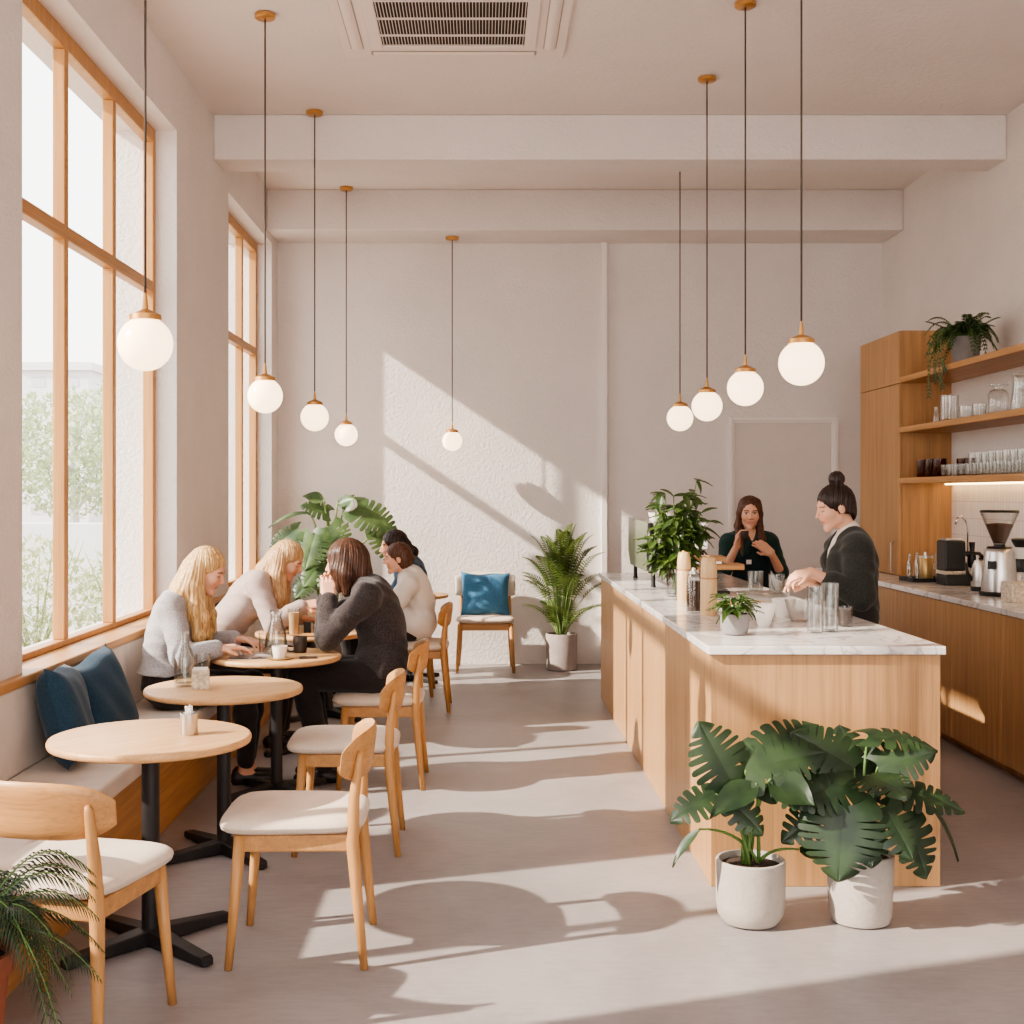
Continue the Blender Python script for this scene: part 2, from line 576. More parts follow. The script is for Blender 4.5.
for sx in (-1, 1):
    MB().box(sx*0.575-0.04, sx*0.575+0.04, -0.5, 0.5, -0.0235, -0.022).build('air_slot', M['ac_slot'], ac)
    v = MB().grid(lambda a, b, sx=sx: (sx*0.575 + (a-0.5)*0.066, -0.485+0.97*b, -0.026-0.012*math.sin(PI*a)), 6, 1)
    v.build('louvre', M['ac'], ac, smooth=True)
for sy in (-1, 1):
    MB().box(-0.5, 0.5, sy*0.575-0.035, sy*0.575+0.035, -0.0235, -0.022).build('air_slot', M['ac_slot'], ac)
    MB().grid(lambda a, b, sy=sy: (-0.485+0.97*b, sy*0.575 + (a-0.5)*0.06*sy, -0.026-0.01*math.sin(PI*a)), 6, 1).build('louvre', M['ac'], ac, smooth=True)

# ------------------------------------------------------------------ pendant globes
def pendant(label, x, y, z, ztop, r=0.098, group='opal globe pendants'):
    t = thing('pendant_lamp', label, 'pendant lamp', (x, y, ztop), 0, group)
    h = z - ztop
    MB().lathe([(0.05, -0.03), (0.058, -0.024), (0.058, -0.004), (0.054, 0)], 24).build('canopy', M['brass'], t, auto=40)
    MB().tube([(0, 0, -0.03), (0, 0, h+r+0.075)], 0.0045, 6).build('cord', M['cord'], t, smooth=True)
    MB().lathe([(0.058, h+r*0.86), (0.056, h+r+0.006), (0.03, h+r+0.018), (0.011, h+r+0.026), (0.008, h+r+0.06), (0.004, h+r+0.085)], 20).build('cap', M['brass'], t, auto=50)
    MB().sphere((0, 0, h), r, 32, 20).build('globe', M['globe'], t, smooth=True)
    return t
pendant('opal globe pendant nearest the big window, largest of the window-side row', -1.21, 4.6, 2.12, ZC)
pendant('opal globe pendant second from the front in the window-side row', -1.215, 7.17, 2.13, ZC)
pendant('opal globe pendant third in the window-side row, in front of the first beam', -1.175, 8.99, 2.12, ZC)
pendant('opal globe pendant fourth in the window-side row, above the leafy corner plant', -1.19, 11.22, 2.10, ZC, 0.1)
pendant('small opal globe pendant hanging alone before the sunlit back wall', -0.27, 11.60, 2.06, 3.91, 0.09)
pendant('opal globe pendant over the front of the island counter, largest on the right', 1.39, 5.57, 2.15, ZC)
pendant('opal globe pendant second from the front over the island counter', 1.44, 7.0, 2.16, ZC)
pendant('opal globe pendant third from the front over the island counter', 1.452, 8.26, 2.148, ZC)
pendant('opal globe pendant furthest back over the island counter', 1.485, 9.6, 2.15, ZC)

# ------------------------------------------------------------------ window bench
YB0, YB1 = 3.76, 10.55
bench = thing('bench', 'long built-in oak bench with cream seat cushion under the windows', 'bench', (0, 0, 0))
MB().box(-1.88, -1.49, YB0, YB1, 0, 0.36).build('base', M['oak_y'], bench, bevel=0.003)
def cush(u, v):
    return None
MB().box(-1.885, -1.465, YB0-0.005, YB1+0.005, 0.362, 0.45).build('seat_cushion', M['bench'], bench, bevel=0.02, seg=4)
MB().box(-1.899, -1.868, YB0, YB1, 0.45, 0.798).build('back_panel', M['bench_back'], bench, bevel=0.008)

def pillow(name, label, mat, loc, rot, w=0.42, h=0.42, d=0.15, group=None):
    mb = MB()
    n = 18
    for sgn in (1, -1):
        def fn(a, b):
            u, v = 2*a-1, 2*b-1
            e = max(0.0, (1-u**4)) * max(0.0, (1-v**4))
            x = u*w/2*(1-0.09*(1-v*v))
            z = v*h/2*(1-0.09*(1-u*u))
            wr = 0.006*math.sin(9*u+4*v)*e
            return (x, sgn*(d/2*e**0.5 + wr*0.6), z + 0.006*math.sin(5*u))
        if sgn > 0: mb.grid(fn, n, n)
        else: mb.grid(lambda a, b: fn(1-a, b), n, n)
    o = mb.build(name, mat, None, smooth=True)
    o.location = loc
    o.rotation_euler = rot
    tag(o, label, 'cushion', group)
    return o
pillow('cushion', 'dark blue square cushion at the front of the window bench', M['blue'], (-1.745, 5.38, 0.655), (R(-14), R(3), R(98)), 0.46, 0.42, 0.17)
pillow('cushion', 'dark blue cushion leaning behind another on the window bench, next to the carafe table', M['blue'], (-1.735, 5.80, 0.65), (R(-18), R(-10), R(80)), 0.46, 0.42, 0.17)
pillow('cushion', 'teal cushion standing on the bench behind the blonde woman in grey knit', M['teal'], (-1.70, 7.30, 0.64), (R(-16), R(6), R(90)), 0.42, 0.42, 0.15)
pillow('cushion', 'teal cushion on the bench behind the blonde woman in the beige jumper', M['teal'], (-1.74, 8.42, 0.65), (R(-14), R(-4), R(84)), 0.40, 0.42, 0.15)

# ------------------------------------------------------------------ island counter
isl = thing('island_counter', 'long oak island counter with a white marble top', 'counter', (0, 0, 0))
MB().box(0.92, 1.845, 5.15, 9.9, 0.0, 0.934).build('base', M['oak_cab'], isl, bevel=0.003)
MB().box(0.905, 1.86, 5.125, 9.92, 0.935, 0.97).build('marble_top', M['marble'], isl, bevel=0.005)
IT = 0.97

# ------------------------------------------------------------------ back counter on the right wall
def base_cabinet(y0, y1, label):
    cb = thing('base_cabinet', label, 'cabinet', (0, y0, 0), 0, 'oak base cabinets along the right wall')
    W_ = y1 - y0
    MB().box(2.945, 3.715, 0.0015, W_-0.0015, 0.06, 0.905).build('carcass', M['oak_cab'], cb)
    MB().box(2.99, 3.7, 0.0015, W_-0.0015, 0.0, 0.06).build('plinth', M['oak_cab'], cb)
    MB().box(2.92, 2.943, 0.003, W_-0.003, 0.065, 0.902).build('door', M['oak_cab'], cb, bevel=0.002)
base_cabinet(5.69, 7.20, 'oak base cabinet nearest the camera, cut by the right picture edge')
base_cabinet(7.20, 7.955, 'oak base cabinet below the coffee grinder, second from the picture edge')
base_cabinet(7.955, 8.71, 'oak base cabinet below the black coffee machine on the right-hand worktop')
base_cabinet(8.71, 9.465, 'oak base cabinet just right of the barista with the hair bun')
base_cabinet(9.465, 11.12, 'oak base cabinet beneath the tall cupboard, mostly hidden behind the barista')
wt = MB().box(2.905, 3.715, 5.69, 11.13, 0.906, 0.943).build('worktop', M['marble'], None, bevel=0.005)
tag(wt, 'white marble worktop along the right wall holding the coffee gear', 'worktop')
BT = 0.943
tc_ = thing('tall_cupboard', 'tall two-door oak cupboard standing on the worktop by the back corner', 'cupboard', (0, 0, 0))
MB().box(3.262, 3.715, 9.94, 10.97, BT+0.001, 2.85).build('carcass', M['oak_cab'], tc_, bevel=0.002)
d_ = MB().box(3.24, 3.26, 9.942, 10.968, BT+0.004, 2.437).build('door', M['oak_cab'], tc_, bevel=0.002)
h_ = MB()
h_.tube([(3.24, 10.07, 1.20), (3.215, 10.07, 1.20), (3.215, 10.07, 0.97), (3.24, 10.07, 0.97)], 0.006, 8)
h_.build('handle', M['steel'], d_)
MB().box(3.24, 3.26, 9.942, 10.968, 2.443, 2.848).build('upper_door', M['oak_cab'], tc_, bevel=0.002)
SH = [2.485, 2.097, 1.705]
labs = ['top oak wall shelf carrying the trailing fern', 'middle oak wall shelf carrying jars and bottles', 'bottom oak wall shelf carrying the drinking glasses, lit from below']
for z, l in zip(SH, labs):
    s_ = thing('wall_shelf', l, 'shelf', (0, 0, z), 0, 'oak wall shelves')
    MB().box(3.24, 3.6445, 5.7, 9.938, -0.043, 0).build('board', M['oak_y'], s_, bevel=0.003)
    if z == SH[2]:
        MB().box(3.58, 3.61, 5.8, 9.9, -0.055, -0.0435).build('light_strip', M['led'], s_)
structure(MB().box(3.645, XR, 5.69, 9.938, SH[2]-0.04, SH[0]-0.045).build('trim_6', M['plaster']))
tl = MB().box(3.645, XR, 5.69, 9.938, BT+0.0005, SH[2]-0.0435).build('trim_5', M['tile'])
structure(tl)
# ================================================================== FURNITURE
def round_table(label, x, y, r=0.345, rz=45, group='round oak cafe tables'):
    t = thing('round_table', label, 'table', (x, y, 0), R(rz), group)
    MB().lathe([(r-0.012, 0.702), (r-0.003, 0.706), (r, 0.714), (r, 0.722), (r-0.004, 0.729), (r-0.01, 0.731)], 64).build('table_top', M['oak_top'], t, auto=50)
    MB().lathe([(0.031, 0.03), (0.031, 0.69)], 24).build('column', M['black'], t, auto=40)
    MB().lathe([(0.11, 0.692), (0.11, 0.7015)], 24).build('top_plate', M['black'], t, auto=40)
    for k in range(4):
        a = PI/2*k
        d = Vector((math.cos(a), math.sin(a), 0)); n = Vector((-d.y, d.x, 0))
        v = []
        for s_, hw, z1 in ((0.0, 0.034, 0.06), (0.325, 0.024, 0.034), (0.34, 0.02, 0.026)):
            for sg, z in ((-1, 0.004), (1, 0.004), (1, z1), (-1, z1)):
                v.append(d*s_ + n*hw*sg + Vector((0, 0, z)))
        f = [(0,3,2,1), (8,9,10,11)]
        for q in (0, 4):
            for j in range(4):
                f.append((q+j, q+(j+1)%4, q+4+(j+1)%4, q+4+j))
        MB().add(v, f).build('base_arm', M['black'], t, bevel=0.004)
        MB().lathe([(0.018, 0.0), (0.018, 0.005)], 12, d*0.318).build('foot_pad', M['black_plastic'], t)
    return t
TZ = 0.731
round_table('round oak table at the front, by the first dark blue cushion', -1.165, 4.50, 0.35, 48)
round_table('round oak table second from the front, carrying the glass carafe', -1.137, 5.64, 0.345, 40)
round_table('round oak table between the blonde woman in grey and the woman in charcoal', -1.085, 6.76, 0.34, 45)
round_table('round oak table in front of the blonde woman in the beige jumper', -1.06, 7.92, 0.34, 45)
round_table('round oak table in front of the person in the white shirt', -1.09, 9.10, 0.34, 45)
round_table('small round oak table furthest back, beside the armchair with the blue cushion', -0.62, 10.86, 0.335, 45)

def seat_mesh(w0, w1, d, z0, z1, n=20, dish=0.012):
    """padded seat: rounded trapezoid (w0 back, w1 front), front is +Y"""
    mb = MB()
    def outline(u, v, inset):
        # squircle mapping of the unit square
        x, y = math.sin((u-0.5)*PI), math.sin((v-0.5)*PI)
        rr = max(abs(x), abs(y))
        a = math.atan2(y, x)
        p = 5.0
        k = (abs(math.cos(a))**p + abs(math.sin(a))**p) ** (-1/p)
        px, py = rr*k*math.cos(a), rr*k*math.sin(a)
        w_ = (w0 + (w1-w0)*(py*0.5+0.5)) / 2
        return px*(w_-inset), py*(d/2-inset), rr
    def top(u, v):
        x, y, rr = outline(u, v, 0.0)
        e = (1 - rr**6)
        z = z1 - 0.5*(z1-z0)*(1-max(0, e)**0.5) - dish*(1-rr**2)*0.6 + 0.004*e
        return (x, y, z)
    def bot(u, v):
        x, y, rr = outline(1-u, v, 0.0)
        e = (1 - rr**6)
        z = z0 + 0.5*(z1-z0)*(1-max(0, e)**0.35)
        return (x, y, z)
    mb.grid(top, n, n)
    mb.grid(bot, n, n)
    return mb

def backrest_mesh(w, h, z, y, bend=0.07, th=0.022, lean=0.10, nu=30, nv=8, tip=0.55):
    mb = MB()
    def sh(u, v, s):
        a = math.sin((u-0.5)*PI)
        v = 0.5+0.5*math.sin((v-0.5)*PI)
        hh = h * (tip + (1-tip)*(1-abs(a)**4.5))**0.6
        zz = (v-0.5)*hh
        e = max(0.0, 1-abs(2*v-1)**6) * max(0.0, 1-abs(a)**14)
        yy = y + bend*abs(a)**2.2 - lean*zz + s*th/2*e**0.5
        return (a*w/2, yy, z+zz+0.012*(1-a*a))
    mb.grid(lambda u, v: sh(1-u, v, 1), nu, nv)
    mb.grid(lambda u, v: sh(u, v, -1), nu, nv)
    return mb

def make_chair(label):
    """oak dining chair facing +Y, origin on the floor under the seat"""
    c = thing('dining_chair', label, 'chair', (0, 0, 0), 0, 'oak dining chairs with cream seats')
    seat_mesh(0.445, 0.50, 0.495, 0.438, 0.502, 20, 0.004).build('seat', M['seat'], c, smooth=True).location = (0, 0.02, 0)
    for s in (-1, 1):
        mb = MB().tube([(s*0.222, 0.222, 0.0), (s*0.208, 0.205, 0.2), (s*0.193, 0.186, 0.441)], [0.0135, 0.017, 0.0215], 12)
        mb.build('leg', M['oak_chair'], c, smooth=True)
        mb = MB().tube([(s*0.224, -0.23, 0.0), (s*0.212, -0.208, 0.2), (s*0.198, -0.188, 0.42), (s*0.192, -0.193, 0.56), (s*0.186, -0.212, 0.70), (s*0.184, -0.216, 0.715)], [0.0135, 0.018, 0.0225, 0.019, 0.013, 0.008], 12)
        mb.build('leg', M['oak_chair'], c, smooth=True)
    f = MB()
    f.box(-0.185, 0.185, 0.178, 0.2, 0.385, 0.442)
    f.box(-0.19, 0.19, -0.197, -0.175, 0.385, 0.442)
    for s in (-1, 1):
        f.box(s*0.195-0.011, s*0.195+0.011, -0.185, 0.185, 0.385, 0.442)
    f.build('seat_frame', M['oak_chair_x'], c, bevel=0.006)
    backrest_mesh(0.475, 0.165, 0.685, -0.238, 0.085, 0.024, 0.12, tip=0.22).build('backrest', M['oak_chair_x'], c, smooth=True)
    return c
ch = make_chair('oak chair with cream seat in front, its back to the camera, half behind the fern')
ch.location = (-1.225, 3.80, 0); ch.rotation_euler = (0, 0, R(-13))
def chair(label, x, y, rz=90): return dup(ch, label, (x, y, 0), R(rz))
chair('oak chair with cream seat, nearest of the row along the aisle', -0.625, 4.475, 91)
chair('oak chair with cream seat, second along the aisle, at the carafe table', -0.60, 5.80, 91)
chair('oak chair the woman in the dark cardigan sits on', -0.545, 7.05, 90)
chair('oak chair the person in the white shirt sits on', -0.47, 9.46, 90)
chair('oak chair hidden behind the person in the white shirt, under the person in blue', -0.62, 10.17, 90)

# cream upholstered chair against the back wall, facing the room
c = thing('side_chair', 'oak chair with cream upholstered back against the sunlit back wall', 'chair', (0.03, 11.52, 0), R(180))
seat_mesh(0.50, 0.535, 0.46, 0.43, 0.492).build('seat', M['seat'], c, smooth=True)
for s in (-1, 1):
    MB().tube([(s*0.252, 0.205, 0.0), (s*0.24, 0.195, 0.2), (s*0.225, 0.18, 0.43)], [0.014, 0.017, 0.021], 12).build('leg', M['oak_chair'], c, smooth=True)
    MB().tube([(s*0.242, -0.22, 0.0), (s*0.23, -0.2, 0.2), (s*0.222, -0.19, 0.42), (s*0.22, -0.2, 0.6), (s*0.218, -0.22, 0.78)], [0.014, 0.018, 0.02, 0.017, 0.013], 12).build('leg', M['oak_chair'], c, smooth=True)
f = MB()
f.box(-0.21, 0.21, 0.165, 0.19, 0.37, 0.428); f.box(-0.21, 0.21, -0.2, -0.175, 0.37, 0.428)
for s in (-1, 1): f.box(s*0.222-0.011, s*0.222+0.011, -0.18, 0.18, 0.37, 0.428)
f.build('seat_frame', M['oak_chair_x'], c, bevel=0.006)
backrest_mesh(0.55, 0.215, 0.745, -0.235, 0.07, 0.05, 0.12, tip=0.7).build('backrest', M['seat'], c, smooth=True)
pillow('cushion', 'bright blue square cushion propped on the chair at the back wall', M['blue_light'], (0.03, 11.585, 0.675), (R(-14), 0, 0), 0.45, 0.40, 0.14)

# ================================================================== SMALL THINGS ON THE TABLES
def glass_cup(name, label, cat, loc, r0, r1, h, mat=None, fill=None, fill_h=0.5, group=None, wall=0.0025):
    """open tumbler: outer wall, base and inner wall; optional drink inside as a part"""
    mat = mat or M['glass']
    prof = [(0.0, 0.0005), (r0*0.96, 0.0005), (r0, 0.004), (r1, h), (r1-wall, h), (r0-wall, 0.008), (0.0, 0.008)]
    if not fill:
        o = MB().lathe(prof, 24, close=False).build(name, mat, None, auto=40)
        o.location = loc
        return tag(o, label, cat, group)
    t = thing(name, label, cat, loc, 0, group)
    MB().lathe(prof, 24, close=False).build('glass', mat, t, auto=40)
    rf = r0 + (r1-r0)*fill_h
    MB().lathe([(r0-wall-0.001, 0.009), (rf-wall-0.001, h*fill_h)], 24).build('drink', fill, t, auto=40)
    return t

def solid_cup(name, label, cat, loc, r0, r1, h, mat, fill=None, fill_h=0.85, group=None, handle=False):
    t = thing(name, label, cat, loc, 0, group)
    MB().lathe([(0, 0.0), (r0*0.92, 0.0), (r0, 0.004), (r0+(r1-r0)*0.6, h*0.55), (r1, h), (r1-0.004, h), (r0-0.004, 0.01), (0, 0.01)], 28, close=False).build('cup', mat, t, auto=50)
    if fill:
        rf = r0+(r1-r0)*fill_h-0.0045
        MB().lathe([(0, h*fill_h-0.002), (rf, h*fill_h-0.002), (rf, h*fill_h), (0, h*fill_h)], 24, close=False).build('drink', fill, t)
    if handle:
        MB().tube([(r1*0.9, 0, h*0.82), (r1+0.022, 0, h*0.78), (r1+0.026, 0, h*0.5), (r0+0.008, 0, h*0.25)], 0.0045, 8).build('handle', mat, t, smooth=True)
    return t

def bottle_prof(r, h, neck_r, sh, nk):
    return [(0, 0.001), (r*0.93, 0.001), (r, 0.008), (r, sh*h), (r*0.92, (sh+0.05)*h), (neck_r*1.15, nk*h), (neck_r, (nk+0.06)*h), (neck_r, h*0.96), (neck_r*1.15, h*0.965), (neck_r*1.15, h), (neck_r*0.8, h), (neck_r*0.8, nk*h), (r*0.86, sh*h), (r*0.9, 0.014), (0, 0.014)]

# front table: tin with sachets
def packet_jar(label, loc, n=9, mat='gold'):
    t = thing('sugar_jar', label, 'sugar jar', loc)
    MB().lathe([(0, 0), (0.029, 0), (0.031, 0.004), (0.031, 0.074), (0.0285, 0.076), (0.028, 0.012), (0, 0.012)], 28, close=False).build('jar', M['steel'], t, auto=40)
    for i in range(n):
        a = rng.uniform(0, 2*PI); q = rng.uniform(0.004, 0.017)
        x, y = q*math.cos(a), q*math.sin(a)
        hgt = rng.uniform(0.085, 0.104)
        rot = Matrix.Rotation(rng.uniform(0, PI), 3, 'Z') @ Matrix.Rotation(rng.uniform(-0.15, 0.15), 3, 'X')
        MB().obox((x, y, 0.013+(hgt-0.013)/2), (0.011, 0.004, hgt-0.014), rot).build('sachet', M['paper'], t)
    return t
packet_jar('small metal jar of paper sachets on the front table', (-1.035, 4.52, TZ))
t = thing('napkin_holder', 'small pale holder stuffed with folded paper on the carafe table', 'napkin holder', (-1.225, 5.575, TZ), R(12))
h = MB()
h.box(-0.037, 0.037, -0.028, 0.028, 0.0, 0.006); h.box(-0.037, 0.037, -0.028, -0.023, 0.006, 0.085); h.box(-0.037, 0.037, 0.023, 0.028, 0.006, 0.085); h.box(-0.037, -0.033, -0.023, 0.023, 0.006, 0.07)
h.build('holder', M['linen'], t, bevel=0.002)
for i in range(5):
    MB().box(-0.031, 0.031, -0.021+0.0085*i, -0.0145+0.0085*i, 0.0065, 0.088+0.006*math.sin(i*2.1)).build('napkin', M['paper'], t)
t = thing('carafe', 'clear glass carafe with a little water on the second table', 'carafe', (-1.315, 5.66, TZ))
MB().lathe(bottle_prof(0.045, 0.24, 0.017, 0.52, 0.78), 28, close=False).build('glass', M['glass_thick'], t, auto=50)
MB().lathe([(0.037, 0.015), (0.038, 0.05)], 24).build('water', M['water'], t, auto=40)
glass_cup('tumbler', 'clear tall tumbler right behind the carafe', 'glass', (-1.255, 5.755, TZ), 0.03, 0.034, 0.13)

# third table: magazine, jug, cups
t = thing('magazine', 'open printed magazine under the hand of the blonde woman in grey', 'magazine', (-1.205, 6.66, TZ), R(8))
pg = MB()
for s in (-1, 1):
    pg.grid(lambda u, v, s=s: (s*(0.002+0.105*u), (v-0.5)*0.2*s, 0.003+0.012*math.sin(PI*min(1, u*1.0))*(1-u*0.6)), 8, 2)
pg.build('pages', M['print'], t, smooth=True)
MB().box(-0.107, 0.107, -0.101, 0.101, 0.0, 0.0025).build('cover', M['paper'], t)
o = MB().box(-0.037, 0.037, -0.076, 0.076, 0, 0.008).build('smartphone', M['screen'], None, bevel=0.004)
o.location = (-1.05, 6.93, TZ+0.0005); o.rotation_euler = (0, 0, R(60)); tag(o, 'black smartphone lying behind the magazine on the third table', 'phone')
solid_cup('coffee_cup', 'small white coffee cup in the middle of the third table', 'cup', (-1.04, 6.58, TZ+0.007), 0.032, 0.04, 0.062, M['white_ceramic'], M['latte'])
o = MB().lathe([(0, 0), (0.045, 0), (0.066, 0.006), (0.066, 0.008), (0.044, 0.0065), (0, 0.0065)], 32, close=False).build('saucer', M['gold'], None, auto=40)
o.location = (-1.04, 6.58, TZ+0.0003); tag(o, 'yellowish saucer under the small white cup', 'saucer')
solid_cup('tumbler', 'dark brown stoneware tumbler on the third table, by the elbow in the dark cardigan', 'cup', (-0.975, 6.86, TZ), 0.035, 0.038, 0.085, M['dark_ceramic'])
t = thing('water_jug', 'pear-shaped glass jug on the third table', 'jug', (-1.085, 6.74, TZ))
MB().lathe([(0, 0.001), (0.05, 0.001), (0.058, 0.012), (0.06, 0.06), (0.052, 0.12), (0.034, 0.18), (0.028, 0.205), (0.036, 0.235), (0.034, 0.235), (0.026, 0.205), (0.032, 0.18), (0.05, 0.12), (0.057, 0.06), (0.052, 0.014), (0, 0.014)], 28, close=False).build('glass', M['glass_thick'], t, smooth=True)
MB().lathe([(0.051, 0.0145), (0.0555, 0.06), (0.052, 0.10)], 24).build('water', M['water'], t, auto=40)
glass_cup('tumbler', 'clear water glass left of the pear-shaped jug', 'glass', (-1.155, 6.80, TZ), 0.028, 0.033, 0.11)
o = MB().box(-0.045, 0.045, -0.03, 0.03, 0, 0.008).build('wallet', M['coffee'], None, bevel=0.003)
o.location = (-0.90, 6.62, TZ+0.0005); o.rotation_euler = (0, 0, R(10)); tag(o, 'flat dark brown wallet at the aisle edge of the third table', 'wallet')

# fourth table
glass_cup('latte_glass', 'tall glass of milky coffee beside the hand of the woman in beige', 'glass', (-1.13, 7.69, TZ), 0.03, 0.038, 0.16, None, M['latte'], 0.86)
o = MB().box(-0.02, 0.02, -0.02, 0.02, 0, 0.075).build('tea_tin', M['black_plastic'], None, bevel=0.003)
o.location = (-1.055, 7.74, TZ); tag(o, 'small black tin on the fourth table', 'tin')
glass_cup('tumbler', 'short clear tumbler next to the small black tin', 'glass', (-0.985, 7.74, TZ), 0.034, 0.037, 0.075)
o = MB().box(-0.1, 0.1, -0.055, 0.055, 0, 0.014).build('serving_board', M['oak_chair_x'], None, bevel=0.005)
o.location = (-0.97, 7.645, TZ+0.0005); o.rotation_euler = (0, 0, R(3)); tag(o, 'small wooden serving board at the near edge of the fourth table', 'board')
glass_cup('tumbler', 'clear tumbler at the back of the fourth table', 'glass', (-0.86, 7.98, TZ), 0.03, 0.034, 0.12)
t = thing('carafe', 'glass carafe at the back of the fourth table', 'carafe', (-0.90, 8.13, TZ))
MB().lathe(bottle_prof(0.042, 0.22, 0.02, 0.5, 0.78), 24, close=False).build('glass', M['glass_thick'], t, auto=50)

# ================================================================== ISLAND TOP
# espresso machine at the far end
em = thing('espresso_machine', 'black espresso machine with smoked glass side on the far end of the island', 'espresso machine', (1.08, 8.32, IT))
MB().box(0.03, 0.37, 0.03, 1.08, 0.12, 0.40).build('body', M['black_plastic'], em, bevel=0.015)
MB().box(0.01, 0.39, 0.0, 1.1, 0.402, 0.425).build('cup_tray', M['steel'], em, bevel=0.004)
sp = MB()
sp.add([(q_, y_, z_) for q_ in (0.0, 0.006) for (y_, z_) in ((0.0, 0.42), (1.12, 0.44), (1.14, 0.2), (1.0, 0.10), (0.1, 0.1), (-0.02, 0.16))], [(0,1,2,3,4,5), (11,10,9,8,7,6)])
sp.build('side_panel', mat_plain('smoked_panel', lin(112, 118, 96), 0.2, 0.1, 0.08, 3), em)
e = MB()
e.tube([(0.012, -0.006, 0.42), (0.012, -0.028, 0.30), (0.012, -0.022, 0.14), (0.012, 0.0, 0.1)], [0.016, 0.024, 0.024, 0.014], 8)
e.build('edge_trim', M['black_plastic'], em, smooth=True)
for (x, y) in ((0.04, 0.05), (0.35, 0.05), (0.04, 1.02), (0.35, 1.02)):
    MB().lathe([(0.018, 0), (0.014, 0.02), (0.014, 0.125)], 12, (x, y, 0.0)).build('leg', M['black'], em, auto=40)
MB().box(0.08, 0.37, -0.22, 0.03, 0.05, 0.085).build('drip_tray', M['steel'], em, bevel=0.006)
for x in (0.22,):
    g_ = MB().lathe([(0.036, 0.19), (0.036, 0.24), (0.03, 0.25)], 20, (x, -0.07, 0.0)).build('group_head', M['chrome'], em, auto=40)
    p_ = MB().lathe([(0.033, 0.155), (0.036, 0.19)], 20, (x, -0.07, 0.0))
    p_.tube([(x, -0.10, 0.172), (x, -0.26, 0.16)], [0.011, 0.014], 10)
    p_.build('portafilter', M['black'], em, auto=40)
MB().box(0.05, 0.37, -0.14, 0.03, 0.25, 0.36).build('front_panel', M['steel'], em, bevel=0.01)
MB().tube([(0.36, -0.02, 0.24), (0.38, -0.12, 0.2), (0.38, -0.14, 0.1)], 0.006, 8).build('steam_wand', M['chrome'], em, smooth=True)
for i, (x, y, l) in enumerate([(0.08, 0.12, 'white cup on the espresso machine, front left corner'), (0.17, 0.13, 'white cup on the espresso machine, second along its front edge'), (0.26, 0.12, 'white cup on the espresso machine, third along its front edge'), (0.09, 0.30, 'white cup on the espresso machine, second row, left'), (0.19, 0.31, 'white cup on the espresso machine, second row, right')]):
    o = MB().lathe([(0, 0), (0.024, 0), (0.027, 0.004), (0.038, 0.058), (0.035, 0.058), (0.024, 0.008), (0, 0.008)], 20, close=False).build('coffee_cup', M['white_ceramic'], None, auto=40)
    o.location = (1.08+x, 8.32+y+0.1, IT+0.4255); tag(o, l, 'cup', 'cups on the espresso machine')
# grinder with tray between plant and barista
t = thing('tray_stand', 'black stand with two stacked wooden trays in front of the barista in green', 'tray stand', (1.42, 7.84, IT))
MB().box(-0.09, 0.09, -0.05, 0.05, 0.0, 0.02).build('base', M['black'], t, bevel=0.004)
MB().box(-0.02, 0.02, -0.02, 0.02, 0.02, 0.15).build('column', M['black'], t, bevel=0.003)
MB().box(-0.2, 0.17, -0.09, 0.09, 0.15, 0.185).build('lower_tray', M['oak_chair_x'], t, bevel=0.004)
MB().box(-0.22, 0.06, -0.08, 0.08, 0.2, 0.232).build('upper_tray', M['oak_chair_x'], t, bevel=0.004)
MB().box(-0.12, 0.04, -0.04, 0.04, 0.1855, 0.1995).build('spacer', M['steel'], t)

def timber_flask(label, loc, r, h):
    t = thing('wooden_flask', label, 'flask', loc)
    MB().lathe([(r*0.94, 0), (r, 0.006), (r, h*0.60), (r*0.97, h*0.606)], 28).build('body', M['bamboo'], t, auto=40)
    MB().lathe([(r*0.93, h*0.606), (r*0.93, h*0.63)], 28).build('seam', M['oak_chair'], t, auto=40)
    MB().lathe([(r*0.97, h*0.63), (r, h*0.64), (r*0.97, h*0.82), (r*0.80, h*0.955), (r*0.62, h*0.975)], 28).build('cap', M['bamboo'], t, auto=50)
    MB().lathe([(r*0.3, h*0.975), (r*0.34, h*0.985), (r*0.3, h*1.0), (r*0.1, h*1.005)], 16).build('knob', M['gold'], t, auto=50)
    return t
timber_flask('pale wooden flask further back on the island, in front of the leafy vase', (1.155, 7.32, IT), 0.039, 0.285)
timber_flask('pale wooden flask nearer the camera on the island, larger of the pair', (1.143, 6.45, IT), 0.042, 0.30)
t = thing('coffee_jar', 'clear jar filled with dark coffee between the two wooden flasks', 'jar', (1.085, 6.56, IT))
MB().lathe([(0, 0.001), (0.036, 0.001), (0.038, 0.006), (0.038, 0.185), (0.034, 0.195), (0.03, 0.2), (0.028, 0.2), (0.035, 0.18), (0.035, 0.01), (0, 0.01)], 24, close=False).build('glass', M['glass'], t, auto=50)
MB().lathe([(0.0335, 0.011), (0.0335, 0.165)], 24).build('contents', M['coffee'], t, auto=40)
MB().lathe([(0.031, 0.201), (0.031, 0.214), (0.012, 0.217), (0.010, 0.232), (0.004, 0.234)], 20).build('lid', M['steel'], t, auto=40)
